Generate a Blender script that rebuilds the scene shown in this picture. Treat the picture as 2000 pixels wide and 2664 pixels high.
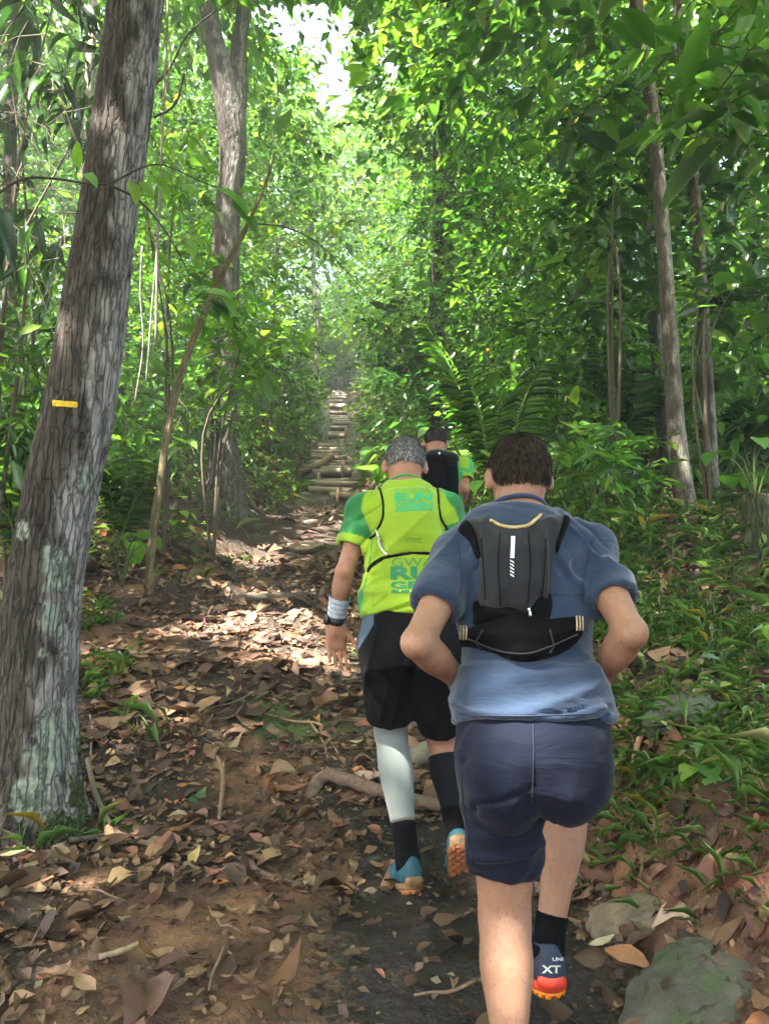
import bpy, bmesh, math, random
import numpy as np
from mathutils import Vector
from mathutils.bvhtree import BVHTree

for _o in list(bpy.data.objects):
    bpy.data.objects.remove(_o)
random.seed(4); rng = np.random.default_rng(11)
scn = bpy.context.scene
COL = scn.collection

# ------------------------------------------------------------------ camera
CAM_Z = 1.5
PITCH = math.radians(9.0)
cam_d = bpy.data.cameras.new('camera'); cam = bpy.data.objects.new('camera', cam_d)
COL.objects.link(cam); scn.camera = cam
cam_d.sensor_fit = 'HORIZONTAL'; cam_d.sensor_width = 36.0; cam_d.lens = 36.0
cam_d.clip_start = 0.05; cam_d.clip_end = 500
cam.location = (0, 0, CAM_Z); cam.rotation_euler = (math.pi / 2 + PITCH, 0, 0)

# ------------------------------------------------------------------ sky and sun
SUN = Vector((-0.40, -0.34, 0.85)).normalized()          # towards the sun
w = bpy.data.worlds.new('World'); scn.world = w; w.use_nodes = True
nt = w.node_tree; nt.nodes.clear()
sky = nt.nodes.new('ShaderNodeTexSky'); sky.sky_type = 'NISHITA'; sky.sun_disc = False
sky.sun_elevation = math.asin(SUN.z); sky.sun_rotation = math.atan2(SUN.x, SUN.y)
sky.air_density = 0.7; sky.dust_density = 5.0; sky.ozone_density = 0.4
bg = nt.nodes.new('ShaderNodeBackground'); bg.inputs['Strength'].default_value = 0.15
wo = nt.nodes.new('ShaderNodeOutputWorld')
nt.links.new(sky.outputs[0], bg.inputs[0]); nt.links.new(bg.outputs[0], wo.inputs[0])
sl = bpy.data.lights.new('sun', 'SUN'); sl.energy = 5.0; sl.angle = math.radians(0.53); sl.color = (1.0, 0.95, 0.86)
so = bpy.data.objects.new('sun', sl); COL.objects.link(so)
so.rotation_euler = SUN.to_track_quat('Z', 'Y').to_euler(); so.location = (-6, -5, 14)

# ------------------------------------------------------------------ exposure, sampling
scn.view_settings.view_transform = 'Standard'; scn.view_settings.look = 'None'
scn.view_settings.gamma = 1.0; scn.view_settings.exposure = 3.62
scn.view_settings.use_curve_mapping = False
scn.render.engine = 'CYCLES'
cy = scn.cycles
cy.use_denoising = True
cy.max_bounces = 7; cy.diffuse_bounces = 4; cy.glossy_bounces = 2; cy.transmission_bounces = 5
cy.volume_bounces = 0; cy.transparent_max_bounces = 4
cy.sample_clamp_indirect = 6.0; cy.caustics_reflective = False; cy.caustics_refractive = False

# ------------------------------------------------------------------ measuring helpers
CP, SP = math.cos(PITCH), math.sin(PITCH)
CAMV = np.array([0, 0, CAM_Z])
def ray(u, v):
    """direction seen at photo position (u, v), photo 2000 x 2664"""
    a = (u - 1000) / 2000.0; b = (1332 - v) / 2000.0
    return np.array([a, CP - b * SP, SP + b * CP])
def U(u, v, Y):
    d = ray(u, v); return CAMV + d * (Y / d[1])
def V3(*a): return np.array(a, float)
def nrm(v):
    v = np.asarray(v, float); return v / (np.linalg.norm(v, axis=-1, keepdims=True) + 1e-12)
def sstep(a, b, x):
    t = np.clip((x - a) / (b - a), 0, 1); return t * t * (3 - 2 * t)
def _hash(ix, iy, iz, seed):
    h = (ix * 374761393 + iy * 668265263 + iz * 2147483647 + seed * 1274126177) & 0xffffffff
    h = ((h ^ (h >> 13)) * 1274126177) & 0xffffffff
    h = ((h ^ (h >> 16)) * 2246822519) & 0xffffffff
    return ((h ^ (h >> 15)) & 0xffffff) / float(0xffffff) * 2 - 1
def vnoise(p, seed=0):
    p = np.asarray(p, float); i = np.floor(p).astype(np.int64); f = p - i; f = f * f * (3 - 2 * f)
    out = 0
    for dx in (0, 1):
        for dy in (0, 1):
            for dz in (0, 1):
                wgt = (f[..., 0] if dx else 1 - f[..., 0]) * (f[..., 1] if dy else 1 - f[..., 1]) * (f[..., 2] if dz else 1 - f[..., 2])
                out = out + wgt * _hash(i[..., 0] + dx, i[..., 1] + dy, i[..., 2] + dz, seed)
    return out
def fbm(p, octv=4, seed=0, gain=0.5):
    s, a = 0, 1.0
    for k in range(octv):
        s = s + a * vnoise(np.asarray(p) * 2 ** k + 17.3 * k, seed + k); a *= gain
    return s

# ------------------------------------------------------------------ object helpers
def link(name, data, parent=None, mat=None):
    o = bpy.data.objects.new(name, data); COL.objects.link(o)
    if parent is not None: o.parent = parent
    if mat is not None and data is not None: data.materials.append(mat)
    return o
def tag(o, label=None, cat=None, group=None, kind=None):
    if label: o['label'] = label
    if cat: o['category'] = cat
    if group: o['group'] = group
    if kind: o['kind'] = kind
    return o
def empty(name, loc, label, cat, group=None):
    o = bpy.data.objects.new(name, None); COL.objects.link(o); o.empty_display_size = 0.1
    EMPTY_AT[o.name] = np.array(loc, float)
    o.location = loc; return tag(o, label, cat, group)
EMPTY_AT = {}
def npmesh(name, V, F, col=None, smooth=True, extra=None):
    """V (n,3); F: int array (m,k) or list of such arrays"""
    Fs = F if isinstance(F, list) else [F]
    Fs = [np.asarray(f, np.int32) for f in Fs if len(f)]
    me = bpy.data.meshes.new(name)
    V = np.ascontiguousarray(V, np.float32)
    me.vertices.add(len(V)); me.vertices.foreach_set('co', V.ravel())
    loops = np.concatenate([f.ravel() for f in Fs]); cnt = np.concatenate([np.full(len(f), f.shape[1], np.int32) for f in Fs])
    st = np.concatenate([[0], np.cumsum(cnt)[:-1]]).astype(np.int32)
    me.loops.add(len(loops)); me.loops.foreach_set('vertex_index', loops.astype(np.int32))
    me.polygons.add(len(cnt)); me.polygons.foreach_set('loop_start', st); me.polygons.foreach_set('loop_total', cnt)
    me.update(calc_edges=True); me.validate()
    if smooth: me.polygons.foreach_set('use_smooth', np.ones(len(me.polygons), bool))
    if col is not None:
        a = me.color_attributes.new('Col', 'FLOAT_COLOR', 'POINT')
        c = np.ones((len(V), 4), np.float32); c[:, :3] = col; a.data.foreach_set('color', c.ravel())
    for k, arr in (extra or {}).items():
        a = me.attributes.new(k, 'FLOAT', 'POINT'); a.data.foreach_set('value', np.ascontiguousarray(arr, np.float32))
    return me
def put(name, V, F, mat, parent=None, col=None, smooth=True, extra=None):
    """mesh object given in world coordinates; made local to its parent Empty"""
    V = np.asarray(V, float)
    off = np.zeros(3); p = parent
    while p is not None:
        off = off + EMPTY_AT.get(p.name, np.zeros(3)); p = p.parent
    o = link(name, npmesh(name, V - off, F, col, smooth, extra), parent, mat)
    return o
def putc(name, V, F, mat, cat=None, label=None, group=None, col=None, smooth=True, kind=None, origin=None, extra=None):
    """top-level mesh thing with its origin at its own base"""
    V = np.asarray(V, float)
    og = np.array([V[:, 0].mean(), V[:, 1].mean(), V[:, 2].min()]) if origin is None else np.array(origin)
    o = link(name, npmesh(name, V - og, F, col, smooth, extra), None, mat); o.location = og
    EMPTY_AT[o.name] = og
    return tag(o, label, cat, group, kind)
def merge(parts):
    Vs, Fs, Cs, n = [], {}, [], 0
    for it in parts:
        V, F = it[0], it[1]
        for f in (F if isinstance(F, list) else [F]):
            f = np.asarray(f)
            if len(f): Fs.setdefault(f.shape[1], []).append(f + n)
        Vs.append(V); n += len(V)
        if len(it) > 2: Cs.append(np.broadcast_to(it[2], (len(V), 3)))
    return np.concatenate(Vs), [np.concatenate(f) for f in Fs.values()], (np.concatenate(Cs) if Cs else None)
def tube(P, R, n=8, cap=True, rough=0.0, seed=0):
    P = np.asarray(P, float); R = np.broadcast_to(np.asarray(R, float), (len(P),))
    T = nrm(np.gradient(P, axis=0)); ref = V3(0, 0, 1) if abs(T[0][2]) < .9 else V3(1, 0, 0)
    X = nrm(np.cross(T, np.broadcast_to(ref, T.shape)))
    for i in range(1, len(P)):                                 # parallel transport
        x = X[i - 1] - T[i] * np.dot(X[i - 1], T[i]); X[i] = x / np.linalg.norm(x)
    Y = np.cross(T, X); a = np.linspace(0, 2 * np.pi, n, endpoint=False)
    r = R[:, None] * np.ones(n)
    ring = P[:, None, :] + r[..., None] * (np.cos(a)[None, :, None] * X[:, None, :] + np.sin(a)[None, :, None] * Y[:, None, :])
    if rough:
        q = ring.reshape(-1, 3); d = fbm(q / (R.max() * 1.2), 3, seed).reshape(r.shape)
        ring = P[:, None, :] + (ring - P[:, None, :]) * (1 + rough * d)[..., None]
    V = ring.reshape(-1, 3); k = np.arange(len(P) - 1)[:, None] * n; j = np.arange(n)[None, :]; j2 = (j + 1) % n
    F = np.stack([k + j, k + j2, k + n + j2, k + n + j], -1).reshape(-1, 4)
    Fs = [F]
    if cap:
        V = np.concatenate([V, P[:1], P[-1:]]); c0, c1 = len(V) - 2, len(V) - 1; jj = np.arange(n); j3 = (jj + 1) % n
        b = (len(P) - 1) * n
        Fs.append(np.concatenate([np.stack([np.full(n, c0), j3, jj], -1), np.stack([np.full(n, c1), b + jj, b + j3], -1)]))
    return V, Fs
def spline(P, n):
    P = np.asarray(P, float); t = np.linspace(0, len(P) - 1, n); out = []
    Q = np.concatenate([[2 * P[0] - P[1]], P, [2 * P[-1] - P[-2]]])
    for x in t:
        i = min(int(x), len(P) - 2); f = x - i; a, b, c, d = Q[i:i + 4]
        out.append(.5 * ((2 * b) + (c - a) * f + (2 * a - 5 * b + 4 * c - d) * f * f + (3 * b - a - 3 * c + d) * f ** 3))
    return np.array(out)

# ------------------------------------------------------------------ materials
class NT:
    def __init__(s, name):
        s.m = bpy.data.materials.new(name); s.m.use_nodes = True; s.t = s.m.node_tree; s.t.nodes.clear()
        s.out = s.n('ShaderNodeOutputMaterial')
    def n(s, typ, ins=None, **kw):
        nd = s.t.nodes.new(typ)
        for k, v in kw.items(): setattr(nd, k, v)
        for k, v in (ins or {}).items():
            if isinstance(v, bpy.types.NodeSocket): s.t.links.new(v, nd.inputs[k])
            else: nd.inputs[k].default_value = v
        return nd
    def mix(s, f, a, b, typ='MIX'):
        nd = s.t.nodes.new('ShaderNodeMix'); nd.data_type = 'RGBA'; nd.blend_type = typ
        for k, v in ((0, f), (6, a), (7, b)):
            if isinstance(v, bpy.types.NodeSocket): s.t.links.new(v, nd.inputs[k])
            else: nd.inputs[k].default_value = v if k == 0 else (*v[:3], 1)
        return nd.outputs[2]
    def math(s, op, a, b=0.0, clamp=False):
        nd = s.t.nodes.new('ShaderNodeMath'); nd.operation = op; nd.use_clamp = clamp
        for k, v in ((0, a), (1, b)):
            if isinstance(v, bpy.types.NodeSocket): s.t.links.new(v, nd.inputs[k])
            else: nd.inputs[k].default_value = v
        return nd.outputs[0]
    def ramp(s, f, lo, hi, a=0.0, b=1.0):
        nd = s.t.nodes.new('ShaderNodeMapRange'); nd.clamp = True
        s.t.links.new(f, nd.inputs[0])
        for k, v in zip((1, 2, 3, 4), (lo, hi, a, b)): nd.inputs[k].default_value = v
        return nd.outputs[0]
    def coord(s, which='Object', scale=(1, 1, 1)):
        tc = s.n('ShaderNodeTexCoord'); mp = s.n('ShaderNodeMapping', {0: tc.outputs[which], 3: scale}); return mp.outputs[0]
    def noise(s, vec, scale=5, detail=4, rough=.55, dist=0):
        return s.n('ShaderNodeTexNoise', {'Vector': vec, 'Scale': scale, 'Detail': detail, 'Roughness': rough, 'Distortion': dist}).outputs[0]
    def done(s, sh):
        s.t.links.new(sh, s.out.inputs[0]); return s.m
def bump(t, h, strength=.5, dist=.01, normal=None):
    ins = {'Height': h, 'Strength': strength, 'Distance': dist}
    if normal is not None: ins['Normal'] = normal
    return t.n('ShaderNodeBump', ins).outputs[0]

def leaf_mat(name, trans=.42, rough=.28, tint=(1.65, 1.65, .75)):
    t = NT(name); at = t.n('ShaderNodeAttribute', attribute_name='Col').outputs[0]
    v = t.coord('Object')
    nz = t.noise(v, 22, 3)
    col = t.mix(t.ramp(nz, .3, .75, 0, .35), at, (0.02, .035, .01))
    tc = t.mix(1.0, at, tint, 'MULTIPLY')
    b = t.n('ShaderNodeBsdfPrincipled', {'Base Color': col, 'Roughness': rough, 'Specular IOR Level': .6})
    tr = t.n('ShaderNodeBsdfTranslucent', {'Color': tc})
    return t.done(t.n('ShaderNodeMixShader', {0: trans, 1: b.outputs[0], 2: tr.outputs[0]}).outputs[0])
def plain(name, c, rough=.8, var=.15, scale=30, bumpd=0.0, bscale=200, sheen=0.0, spec=.4, metal=0.0):
    t = NT(name); v = t.coord('Object'); nz = t.noise(v, scale, 4)
    k = t.ramp(nz, .3, .7, 0, 1)
    col = t.mix(k, tuple(x * (1 - var) for x in c), tuple(min(1, x * (1 + var)) for x in c))
    ins = {'Base Color': col, 'Roughness': rough, 'Specular IOR Level': spec, 'Sheen Weight': sheen, 'Metallic': metal}
    if bumpd: ins['Normal'] = bump(t, t.noise(v, bscale, 2), .6, bumpd)
    return t.done(t.n('ShaderNodeBsdfPrincipled', ins).outputs[0])
def attr_mat(name, rough=.8, spec=.3, var=.35, scale=40, trans=0.0, bumpd=.002, bscale=60):
    t = NT(name); at = t.n('ShaderNodeAttribute', attribute_name='Col').outputs[0]; v = t.coord('Object')
    nz = t.noise(v, scale, 4)
    col = t.mix(t.ramp(nz, .35, .7, 0, var), at, (.02, .012, .008))
    ins = {'Base Color': col, 'Roughness': rough, 'Specular IOR Level': spec}
    if bumpd: ins['Normal'] = bump(t, t.noise(v, bscale, 3), .7, bumpd)
    b = t.n('ShaderNodeBsdfPrincipled', ins).outputs[0]
    if trans:
        b = t.n('ShaderNodeMixShader', {0: trans, 1: b, 2: t.n('ShaderNodeBsdfTranslucent', {'Color': at}).outputs[0]}).outputs[0]
    return t.done(b)

M_LEAF = leaf_mat('leaf_green')
M_LEAF_GLOSSY = leaf_mat('leaf_glossy', trans=.34, rough=.27)
M_GRASS = leaf_mat('grass_blade', trans=.35, rough=.45)
M_LITTER = attr_mat('dead_leaf', rough=.6, spec=.35, var=.35, scale=35, trans=.08, bumpd=.002)
M_TWIG = attr_mat('twig_bark', rough=.85, var=.5, scale=50, bumpd=.003, bscale=90)
# ================================================================== terrain
_ky = [-30, 0, 1.5, 1.85, 2.2, 3.0, 3.6, 5.3, 8, 10, 12, 15.4, 22, 24.5, 40, 60, 90, 160]
_kz = [-4.5, .0, .24, .33, .50, .60, .74, 1.2, 2.0, 2.6, 3.25, 4.23, 6.99, 7.9, 14.4, 21.5, 29, 38]
_gy = np.arange(-31, 161, .05); _gz = np.interp(_gy, _ky, _kz)
_kk = np.exp(-.5 * (np.arange(-16, 17) * .05 / .22) ** 2); _kk /= _kk.sum()
_gz[16:-16] = np.convolve(_gz, _kk, 'same')[16:-16]
def prof(y): return np.interp(y, _gy, _gz)
def trail(y): return np.interp(y, [-30, 2, 3, 5, 8, 12, 15.4, 24.5, 40, 60], [.2, .15, .1, -.2, -.8, -1.2, -1.0, -1.45, -2.35, -3.4])
def ground_base(x, y):
    x = np.asarray(x, float); y = np.asarray(y, float); s = x - trail(y); z = prof(y)
    e = .62 + .12 * np.sin(y * 1.9)
    hr = np.interp(y, [0, 2, 5, 7, 12, 20], [.35, .5, .58, .72, .6, .55])
    z = z + hr * sstep(e, e + .55, s) + .10 * np.clip(s - 1.3, 0, 30) + .05 * np.clip(s - 6, 0, 40)
    hl = np.interp(y, [2, 6, 8, 10, 13, 18, 30], [-.05, 0, .25, .62, .62, .5, .5])
    z = z + hl * sstep(.55, 1.5, -s) + np.interp(y, [3, 8, 12], [0.02, .05, .11]) * np.clip(-s - 1.5, 0, 40)
    return z
def ground(x, y):
    z = ground_base(x, y); x = np.asarray(x, float); y = np.asarray(y, float)
    p = np.stack([x, y, x * 0], -1)
    far = np.clip(np.abs(y) / 12, 0, 1)
    z = z + (.035 + .12 * far) * fbm(p * 1.1, 3, 5) * sstep(.0, 2.5, np.abs(x - trail(y)) + .9)
    z = z + .016 * fbm(p * 5.5, 3, 9) * (1 - .6 * far) + .018 * fbm(p * 9, 2, 19) * np.exp(-((x - .25) / .4) ** 2) * (y > 1.5) * (y < 3.6)
    return z
def gpoint(x, y, dz=0.0): return np.array([x, y, float(ground(x, y)) + dz])
def gnormal(x, y, e=.06):
    gx = (ground_base(x + e, y) - ground_base(x - e, y)) / (2 * e); gy = (ground_base(x, y + e) - ground_base(x, y - e)) / (2 * e)
    return nrm(np.stack([-gx, -gy, np.ones_like(gx)], -1))
def gpix(u, v, far=60):
    """where the line of sight at photo position (u, v) meets the ground"""
    d = ray(u, v); t = np.linspace(1.2, far, 6000); P = CAMV + d * t[:, None]
    below = P[:, 2] < ground_base(P[:, 0], P[:, 1]); i = int(np.argmax(below)) if below.any() else len(t) - 1
    return gpoint(P[i, 0], P[i, 1])
def in_view(P, m=60):
    P = np.asarray(P) - CAMV; f = P[..., 1] * CP + P[..., 2] * SP; up = -P[..., 1] * SP + P[..., 2] * CP
    f = np.where(f < .1, .1, f); u = 1000 + 2000 * P[..., 0] / f; v = 1332 - 2000 * up / f
    return (u > -m) & (u < 2000 + m) & (v > -m) & (v < 2664 + m) & (P[..., 1] > .3), u, v, f

ys = np.concatenate([np.linspace(-22, 1.2, 22, endpoint=False), np.linspace(1.2, 5, 130, endpoint=False), np.linspace(5, 12, 90, endpoint=False),
                     np.linspace(12, 30, 70, endpoint=False), np.linspace(30, 150, 50)])
sx = np.linspace(-1, 1, 221); xs = np.sinh(sx * 5.0) / np.sinh(5.0) * 75 + .1
GX, GY = np.meshgrid(xs, ys); GZ = ground(GX, GY)
def grid_faces(ny, nx):
    i = np.arange(ny - 1)[:, None] * nx + np.arange(nx - 1)[None, :]
    return np.stack([i, i + 1, i + nx + 1, i + nx], -1).reshape(-1, 4)
GV = np.stack([GX, GY, GZ], -1).reshape(-1, 3)
_s = GX - trail(GY)
mudn = fbm(np.stack([GX * 1.6, GY * 1.6, GX * 0], -1), 3, 21)
mud = np.exp(-((GX - .25) / .40) ** 2) * sstep(1.0, 1.9, GY) * (1 - sstep(3.2, 4.2, GY)) * 1.3
mud = np.clip(mud + .9 * np.exp(-(_s / .5) ** 2) * sstep(3.2, 4, GY) * (1 - sstep(6, 8, GY)) * .55 + .28 * mudn + .75 * np.exp(-(_s / .8) ** 4) * sstep(12.5, 14.5, GY), 0, 1)  # last term uses the mud tone to darken soil along the log steps
soil = (1 - sstep(7, 10, GY)) * np.clip(sstep(.08, .50, mudn + .15 * (GY < 5) + .5 * np.exp(-((GX + .1) / .4) ** 2) * (GY < 3.2)) + .55 * sstep(.55, .75, _s) * (1 - sstep(.95, 1.2, _s)) * (GY < 6), 0, 1)
mossa = np.zeros_like(GX)
for (_u, _v, _r) in ((770, 1850, .30), (720, 1880, .22), (830, 1900, .2), (900, 1700, .15), (300, 2130, .12)):
    _p = gpix(_u, _v); mossa = np.maximum(mossa, np.exp(-(((GX - _p[0]) ** 2 + (GY - _p[1]) ** 2) / _r ** 2)))
t = NT('forest_soil'); vv = t.coord('Object')
a_mud = t.n('ShaderNodeAttribute', attribute_name='mud').outputs['Fac']; a_soil = t.n('ShaderNodeAttribute', attribute_name='soil').outputs['Fac']
n1 = t.noise(vv, 3.0, 6); n2 = t.noise(vv, 24, 6, .65); n3 = t.noise(vv, 90, 4, .6)
c = t.mix(t.ramp(n2, .3, .7), (.022, .014, .009), (.070, .042, .026))
red = t.mix(t.ramp(n2, .3, .72), (.19, .088, .042), (.34, .17, .085))
c = t.mix(t.math('MULTIPLY', a_soil, t.ramp(n1, .35, .62, .2, 1)), c, red)
mf = t.ramp(t.math('ADD', a_mud, t.ramp(n2, .3, .7, -.25, .25)), .35, .65)
c = t.mix(mf, c, t.mix(t.ramp(n3, .35, .65), (.010, .007, .005), (.034, .023, .015)))
a_moss = t.n('ShaderNodeAttribute', attribute_name='moss').outputs['Fac']
c = t.mix(t.ramp(t.math('ADD', a_moss, t.ramp(n2, .3, .7, -.3, .3)), .35, .6), c, t.mix(n3, (.03, .055, .012), (.10, .13, .03)))
ro = t.ramp(mf, 0, 1, .85, .14)
h = t.math('ADD', t.math('MULTIPLY', n2, .7), t.math('MULTIPLY', n3, .3))
b = t.n('ShaderNodeBsdfPrincipled', {'Base Color': c, 'Roughness': ro, 'Specular IOR Level': .45, 'Coat Weight': t.math('MULTIPLY', mf, t.ramp(n2, .5, .62, .0, .45)), 'Coat Roughness': .16, 'Normal': bump(t, h, 1.0, .05)})
M_SOIL = t.done(b.outputs[0])
g = link('ground', npmesh('ground', GV, grid_faces(len(ys), len(xs)), extra={'mud': mud.ravel(), 'soil': soil.ravel(), 'moss': mossa.ravel()}), None, M_SOIL); g['kind'] = 'structure'

# ================================================================== leaf litter
LIT_COL = np.array([(.33, .22, .15), (.28, .17, .125), (.22, .135, .09), (.12, .07, .048), (.075, .045, .034), (.15, .085, .075), (.42, .19, .08), (.50, .40, .26), (.33, .15, .12), (.42, .29, .19)])
LIT_P = np.array([.17, .17, .16, .15, .10, .09, .03, .03, .05, .05]); LIT_P /= LIT_P.sum()
LIT_NAME = ['tan', 'reddish brown', 'mid brown', 'dark brown', 'near-black', 'purplish brown', 'orange', 'pale straw', 'dull red', 'sandy beige']
_tx = np.array([0, .18, .42, .7, 1.0]); _w5 = np.array([.06, .72, 1.0, .72, .03])
def curled_leaves(P, N, yaw, L, W, seed=1, flat=1.0):
    r = np.random.default_rng(seed); n = len(P)
    ref = np.stack([np.cos(yaw), np.sin(yaw), np.zeros(n)], -1); S = nrm(np.cross(N, ref)); D = np.cross(S, N)
    cl = r.normal(.0, .22, n) * flat; cw = r.normal(.06, .30, n) * flat; tw = r.normal(0, .35, n) * flat; bend = r.normal(0, .16, n)
    jag = 1 + r.uniform(-.14, .14, (n, 5, 2))
    V = np.zeros((n, 5, 3, 3))
    for j, sy in enumerate((-1, 0, 1)):
        wv = _w5[None, :] * (W / 2)[:, None] * sy
        if sy: wv = wv * jag[:, :, 0 if sy < 0 else 1]
        lx = (_tx[None, :] - .5) * L[:, None] ; ly = wv + (bend * L)[:, None] * ((_tx - .5) ** 2 * 4)[None, :]
        lz = (cl * L)[:, None] * ((_tx - .5) ** 2 * 2)[None, :] + (cw * W)[:, None] * (abs(sy) * _w5[None, :]) + (tw)[:, None] * wv * (_tx - .5)[None, :] * 2
        lz = lz + r.normal(0, .02, (n, 5)) * L[:, None]
        V[:, :, j] = P[:, None] + D[:, None] * lx[..., None] + S[:, None] * ly[..., None] + N[:, None] * lz[..., None]
    f = grid_faces(5, 3); F = (np.arange(n)[:, None, None] * 15 + f[None]).reshape(-1, 4)
    return V.reshape(n, 15, 3), F
def scatter(x0, x1, y0, y1, n, size, seed, keep=None):
    r = np.random.default_rng(seed); x = r.uniform(x0, x1, n); y = r.uniform(y0, y1, n)
    if keep is not None:
        k = r.random(n) < keep(x, y); x, y = x[k], y[k]
    n = len(x); L = np.clip(r.lognormal(math.log(size), .55, n), .022, .24)
    N = nrm(gnormal(x, y) + r.normal(0, .17, (n, 3)) * np.where(r.random(n) < .22, 2.4, 1)[:, None])
    z = ground(x, y) + .012 + r.random(n) ** 2 * .03 + L * .10 * (1 - np.abs(N[:, 2]))
    return np.stack([x, y, z], -1), N, r.uniform(0, 6.283, n), L, L * r.uniform(.38, .68, n)
def mud_keep(x, y):
    m = np.exp(-((x - .28) / .33) ** 2) * (y > 1.6) * (y < 3.4)
    p = np.stack([x * 1.6, y * 1.6, x * 0], -1)
    bare = sstep(.15, .5, fbm(p, 3, 21) + .3 * (y < 2.8) * (x > -.5) * (x < .5))
    s = x - trail(y)
    return np.clip(1 - .82 * m - .55 * bare - .6 * np.exp(-((x + .62) ** 2 + (y - 4.45) ** 2) / .06) - .25 * (s > .9) * (y < 8), .12, 1)
zones = [scatter(.7, 2.0, 1.5, 3.6, 900, .06, 13), scatter(-4.2, 1.5, 11, 26, 4200, .11, 14, lambda x, y: np.where(np.abs(x - trail(y)) < .7, .1, 1) * (np.abs(x - trail(y)) < 3)),
         scatter(-2.6, 2.0, 1.5, 4.4, 8600, .047, 3, mud_keep), scatter(-5.5, 4.6, 4.4, 9.5, 15000, .070, 4, mud_keep),
         scatter(-9, 8, 9.5, 24, 6000, .13, 5, lambda x, y: np.where(np.abs(x - trail(y)) < 2.2, 1, .45) * np.where((y > 14.5) & (np.abs(x - trail(y)) < .75), .12, 1))]
LP, LN, LY, LL, LW = [np.concatenate([z[i] for z in zones]) for i in range(5)]
rl = np.random.default_rng(8); ci = rl.choice(len(LIT_COL), len(LP), p=LIT_P)
wet = np.exp(-((LP[:, 0] - .34) / .4) ** 2) * (LP[:, 1] < 3.6)
LC = LIT_COL[ci] * [1.06, .93, .76] * rl.uniform(.28, .88, (len(LP), 1)) * (1 - .6 * wet)[:, None]
LV, _ = curled_leaves(LP, LN, LY, LL, LW, 6)
iv, pu, pv, pf = in_view(LP, -40)
hid = ((pu > 1180) & (pu < 1620) & (pv > 1130)) | ((pu > 890) & (pu < 1230) & (pv > 1150) & (pv < 2200)) | ((pu < 250) & (pv < 2100))
score = np.where(iv & ~hid, LL * np.sqrt(LW / LL) / pf, 0); top = np.argsort(-score)[:290]
rest = np.ones(len(LP), bool); rest[top] = False
f5 = grid_faces(5, 3)
FARL = rest & (LP[:, 1] > 9.0); rest &= ~FARL
RV = LV[rest].reshape(-1, 3); RF = (np.arange(rest.sum())[:, None, None] * 15 + f5[None]).reshape(-1, 4)
QV = LV[FARL][:, [0, 6, 14, 8]].reshape(-1, 3); QF = np.arange(len(QV)).reshape(-1, 4) + len(RV)
VAR = 1 + rl.normal(0, .16, (len(LP), 15, 1)); VAR[:, 1::3] *= 1.18
LC15 = LC[:, None, :] * VAR
o = link('leaf_litter', npmesh('leaf_litter', np.concatenate([RV, QV]), np.concatenate([RF, QF]), np.concatenate([LC15[rest].reshape(-1, 3), np.repeat(LC[FARL], 4, 0)])), None, M_LITTER)
tag(o, 'brown dead leaves carpeting the trail and forest floor', 'leaf litter', kind='stuff')
def region(x, y):
    if y < 2.75 and x > .75: return 'beside the flat grey-green rock'
    if y < 3.0 and x > .05: return 'on the dark wet mud'
    if y < 3.0: return 'on the reddish soil nearest the viewer'
    if x < -.55 and y < 2.6: return 'on bare soil by the lower corner'
    if x < -1.0 and y < 4.2: return 'near the foot of the lichen-patched trunk'
    if x > .9 and y > 4.5: return 'on the upper grassy bank near the slender trees'
    if x > .9: return 'on the grassy bank'
    if 5.3 < y < 7.2 and -1.6 < x < -.2: return 'in the patch of sunlight on the trail'
    if y < 4.2: return 'on the trail beside the mud'
    if y > 8: return 'high up on the trail below the steps'
    return 'on the leaf-strewn slope left of the trail' if x < -1.2 else 'on the leaf-strewn trail'
for i in top:
    putc('fallen_leaf', LV[i], f5, M_LITTER, 'leaf', '%s %s %s dead leaf lying %s' % ('large' if LL[i] > .15 else 'mid-sized' if LL[i] > .105 else 'small', 'narrow' if LW[i] / LL[i] < .47 else 'broad' if LW[i] / LL[i] > .59 else 'oval', LIT_NAME[ci[i]], region(LP[i, 0], LP[i, 1])), 'large fallen leaves on the forest floor',
         col=LC15[i])
# leaves that stand out in the photograph
def one_leaf(u, v, L, W, yaw, c, label, seed, flat=.5, dz=.03, up=None):
    L *= .8; W *= .8
    p = gpix(u, v); n = nrm(gnormal(p[0], p[1])[None][0] + np.array([0, -.25, 0]) if up is None else up)
    V, _ = curled_leaves(np.array([p + [0, 0, dz]]), n[None], np.array([yaw]), np.array([L]), np.array([W]), seed, flat)
    putc('fallen_leaf', V[0], f5, M_LITTER if c[1] < c[0] * 1.05 else M_LEAF_GLOSSY, 'leaf', label, 'large fallen leaves on the forest floor', col=np.broadcast_to(np.array(c), (15, 3)))
one_leaf(510, 2062, .145, .10, 1.0, (.10, .22, .10), 'fresh green fallen leaf below the lichen-patched trunk', 3)
one_leaf(370, 2040, .17, .13, .4, (.07, .042, .034), 'large near-black leaf beside the mossy trunk base', 5)
one_leaf(505, 2285, .14, .055, 1.45, (.44, .33, .13), 'narrow yellow leaf pointing uphill on bare soil', 6)
one_leaf(805, 2310, .085, .06, 1.2, (.46, .40, .24), 'pale cream oval leaf at the edge of the mud', 8)
one_leaf(315, 2345, .13, .10, .3, (.45, .28, .14), 'tan cupped leaf below the lichen-patched trunk', 9, 1.0)
one_leaf(400, 2250, .13, .10, 2.0, (.33, .17, .11), 'broad reddish leaf with a split tip on bare soil', 10)
one_leaf(30, 2255, .12, .04, .4, (.48, .42, .22), 'slim straw leaf at the picture edge under the trunk', 12)
one_leaf(730, 2590, .24, .08, 1.05, (.20, .095, .05), 'long brown curled leaf at the lower edge beside mud', 13, .9)
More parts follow.
